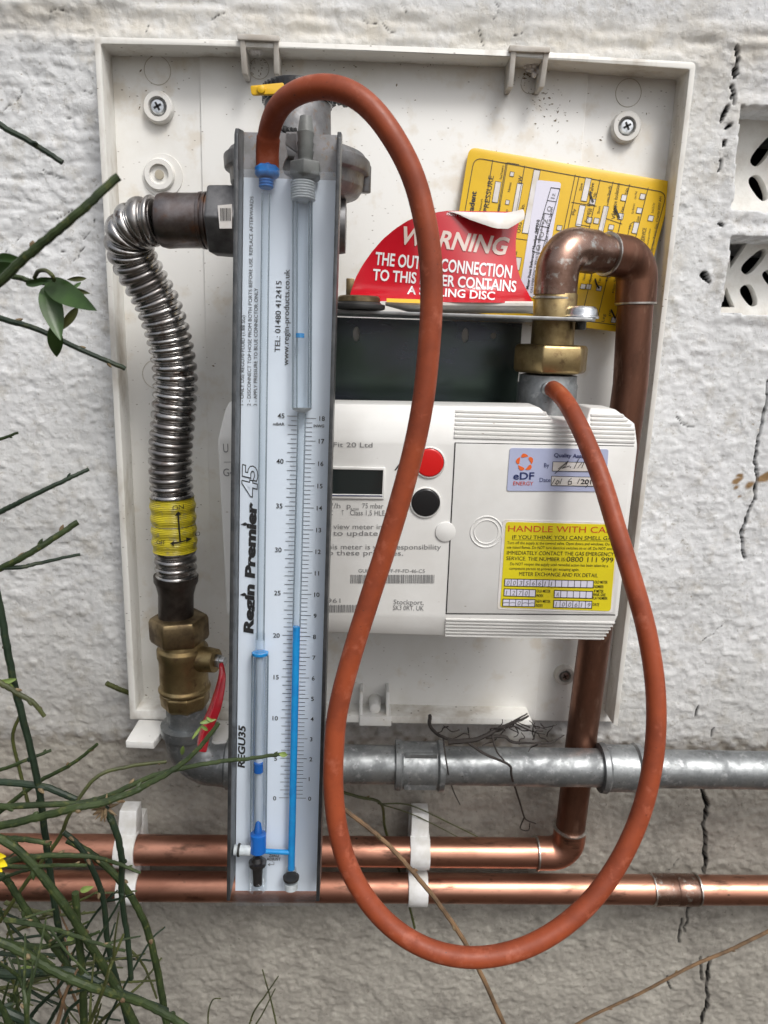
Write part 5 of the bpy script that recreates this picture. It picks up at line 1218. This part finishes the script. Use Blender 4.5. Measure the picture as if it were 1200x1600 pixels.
for pts in ([(330, 1640, .06), (325, 1590, .06), (332, 1563, .06), (345, 1560, .06)], [(380, 1640, .10), (395, 1585, .10), (415, 1555, .10), (435, 1525, .10)], [(440, 1640, .10), (425, 1570, .10), (410, 1515, .10)], [(360, 1640, .09), (400, 1600, .09), (430, 1545, .09)]):
    addstem(pts, .0012, .0007, 'stemyel', seg=6)
# more shrub, mostly out of view, added to shade the lower left wall
mb = MB(); rg2 = np.random.RandomState(9)
for k in range(760):
    b0_ = np.array([rg2.uniform(-.95, -.12), rg2.uniform(-.55, -.12), 0]); tp_ = np.array([b0_[0]+rg2.uniform(-.25, .12), b0_[1]+rg2.uniform(-.1, .1), rg2.uniform(.35, 1.15)])
    if tp_[0] > -.30: tp_[2] = min(tp_[2], .30)
    md = (b0_+tp_)/2+rg2.uniform(-.07, .07, 3); md[0] = min(md[0], -.16)
    if tp_[0] > -.45 and tp_[2] > .5: tp_[0] -= .25
    c = spline([b0_, md, tp_], 6); c = [p for p in c]
    tube(mb, c, [.0032-.0016*i/(len(c)-1) for i in range(len(c))], 5)
o = mb.build('added_shade_growth', M['stemdark'], sh, fix=False); o['kind'] = 'stuff'
# leaves of the shrub
def leaf(mb, base, tip, wpx, d0, d1, cup=.2, m=0, tw=0.0):
    a = P(*base, d0); b_ = P(*tip, d1); e = b_-a; L_ = np.linalg.norm(e); e = e/L_; s_ = unit(np.cross(e, CC-a)); nn2 = np.cross(s_, e); wd = wpx*.43*np.linalg.norm(CC-a)/FPX; V = []; n_ = 12
    for i in range(n_+1):
        t_ = i/n_; w_ = wd*(math.sin(math.pi*min(1, t_**.8))**.8 if 0 < t_ < 1 else .02)
        for j in (-1, -.5, 0, .5, 1): V.append(a+e*(L_*t_)+s_*(w_*j)+nn2*(cup*w_*abs(j)+tw*w_*j-.12*L_*t_*t_))
    mb.add(V, [(i*5+j, i*5+j+1, i*5+j+6, i*5+j+5) for i in range(n_) for j in range(4)], m)
addstem([(-60, 415, .27), (0, 428, .27), (30, 434, .27), (50, 440, .27), (72, 442, .268)], .0019, .0016, 'stem', bud=.5)
lv = [((70, 440), (136, 477), 36, .27, .30, 'leaf', .25), ((71, 446), (93, 525), 34, .27, .285, 'leaf', .3), ((84, 505), (89, 562), 24, .26, .25, 'leaf', .2), ((122, 480), (93, 518), 14, .262, .262, 'stemyel', .5),
      ((55, 438), (85, 436), 8, .275, .28, 'leaf', .5), ((40, 444), (72, 440), 11, .272, .28, 'leaf', .5), ((135, 435), (103, 437), 8, .25, .25, 'stemyel', .4), ((112, 452), (128, 440), 6, .255, .25, 'leaf', .4), ((114, 453), (138, 458), 9, .255, .26, 'stemyel', .5), ((-6, 405), (34, 408), 20, .30, .31, 'leaf', .3), ((-8, 425), (20, 415), 22, .30, .31, 'leaf', .3)]
for b0_, t0_, w_, d0, d1, m_, cu_ in lv:
    mb = MB(); leaf(mb, b0_, t0_, w_, d0, d1, cu_); mb.build('leaf', M[m_], sh, fix=False, sharp=80)
mb = MB(); tube(mb, spline([P(54, 434, .27), P(60, 424, .275), P(72, 423, .28), P(82, 431, .285), (P(84, 438, .28))], 6), .0010, 8); mb.build('petiole', M['stemyel'], sh)
for b0_, t0_, w_ in (((0, 1068), (25, 1061), 9), ((2, 1062), (22, 1075), 8), ((125, 1392), (145, 1386), 9), ((312, 1130), (338, 1124), 7), ((314, 1134), (326, 1142), 6), ((286, 1165), (284, 1182), 7), ((30, 1515), (56, 1518), 12), ((105, 1465), (116, 1470), 10), ((300, 1155), (318, 1130), 5), ((436, 1178), (450, 1180), 9), ((332, 1128), (322, 1120), 5)):
    mb = MB(); leaf(mb, b0_, t0_, w_, .285 if b0_[0] < 200 else .272, .285 if b0_[0] < 200 else .27, .5); mb.build('young_leaf', M['leaflight'], sh, fix=False, sharp=80)
mb = MB()
for b0_, t0_, w_ in (((-8, 1345), (9, 1352), 14), ((-9, 1338), (6, 1338), 10), ((-9, 1352), (2, 1361), 9)): leaf(mb, b0_, t0_, w_, .33, .335, .4)
mb.build('yellow_flower', M['flower'], sh, fix=False, sharp=80)
mb = MB(); c = P(165, 1262, .29)
for k in range(26):
    e = unit([rq.gauss(0, 1), rq.gauss(0, 1), rq.gauss(-.3, 1)]); lathe(mb, c+e*.002, e, [(0, .0012), (.002, .001), (.0055, .0002)], 5)
mb.build('bud_cluster', M['node'], sh)
# stub behind the plate, twigs and roots
def single(name, lab, cat, plist, r, mt_, grp=None, nodes=True):
    mb = MB()
    for i, (pts, r0, r1) in enumerate(plist): stem(mb, pts, r0, r1, nodes=nodes, seg=8)
    o = mb.build(name, [M[mt_], M['node']]); return tag(o, lab, cat, grp)
single('cut_stem', 'short cut green stem poking out behind the left edge of the plate', 'stem', [([(166, 1068, .022), (185, 1076, .018), (205, 1084, .012)], .0036, .0036)], 0, 'stemyel', nodes=False)
single('dry_stem', 'brown dry stem crossing both copper pipes and the bottom of the hose loop', 'twig', [([(505, 1235, .06), (545, 1270, .065), (590, 1305, .075), (630, 1345, .085), (680, 1405, .09), (725, 1470, .095), (760, 1540, .10), (800, 1630, .10)], .0030, .0034)], 0, 'twig')
single('dry_stem', 'thin olive twig behind the copper pipes beside the right white clip', 'twig', [([(500, 1228, .03), (560, 1245, .03), (595, 1256, .03), (603, 1300, .012), (630, 1380, .010), (648, 1450, .010)], .0020, .0016), ([(595, 1256, .03), (640, 1258, .03), (700, 1285, .03), (755, 1312, .025)], .0010, .0007), ([(590, 1255, .03), (650, 1275, .03), (735, 1318, .022)], .0009, .0005)], 0, 'stemyel')
single('dry_stem', 'thin brown twig crossing the bottom right corner', 'twig', [([(850, 1630, .09), (920, 1590, .09), (1000, 1552, .09), (1080, 1510, .09), (1150, 1480, .09), (1240, 1435, .09)], .0015, .0022)], 0, 'twig')
rt = []
rt.append(([(672, 1118, .042), (672, 1135, .06), (692, 1152, .08), (730, 1158, .086), (770, 1142, .083), (800, 1128, .07), (822, 1115, .05)], .0014, .0006))
rt.append(([(700, 1160, .084), (745, 1155, .086), (780, 1138, .08), (812, 1124, .06), (825, 1118, .05)], .0022, .0008))
rt.append(([(730, 1158, .086), (760, 1180, .090), (795, 1195, .088), (800, 1215, .084), (812, 1255, .04), (822, 1280, .025), (838, 1288, .02)], .0010, .0006))
rt.append(([(760, 1150, .082), (785, 1150, .082), (800, 1160, .084), (830, 1162, .084), (860, 1160, .083), (880, 1150, .08)], .0016, .0005))
rt.append(([(765, 1140, .08), (775, 1170, .088), (790, 1190, .088)], .0007, .0005)); rt.append(([(800, 1128, .07), (830, 1140, .06), (850, 1148, .05)], .0006, .0004))
rt.append(([(820, 1276, .022), (815, 1296, .02), (824, 1298, .02), (828, 1284, .02)], .0006, .0004)); rt.append(([(690, 1150, .08), (700, 1200, .085), (706, 1232, .05), (720, 1256, .02)], .0006, .0004))
for k in range(26):
    x, y = rq.uniform(700, 860), rq.uniform(1130, 1162); a_ = rq.uniform(0, 6.28); q = [(x, y, .083)]
    for i in range(3): x += 9*math.cos(a_); y += 6*math.sin(a_); a_ += rq.uniform(-.9, .9); q.append((x, y, .083+rq.uniform(-.006, .002)))
    rt.append((q, .0005, .0003))
rt = [([(x+rq.uniform(-2, 2), y+rq.uniform(-2, 2), d) for x, y, d in q], a_*1.7, b_*1.5) for q, a_, b_ in rt]
rt_o = single('dead_roots', 'tangle of thin black dead roots lying on the galvanised pipe', 'roots', rt, 0, 'root', nodes=False)

for o in list(bpy.data.objects):
    if '_base' in o: del o['_base']
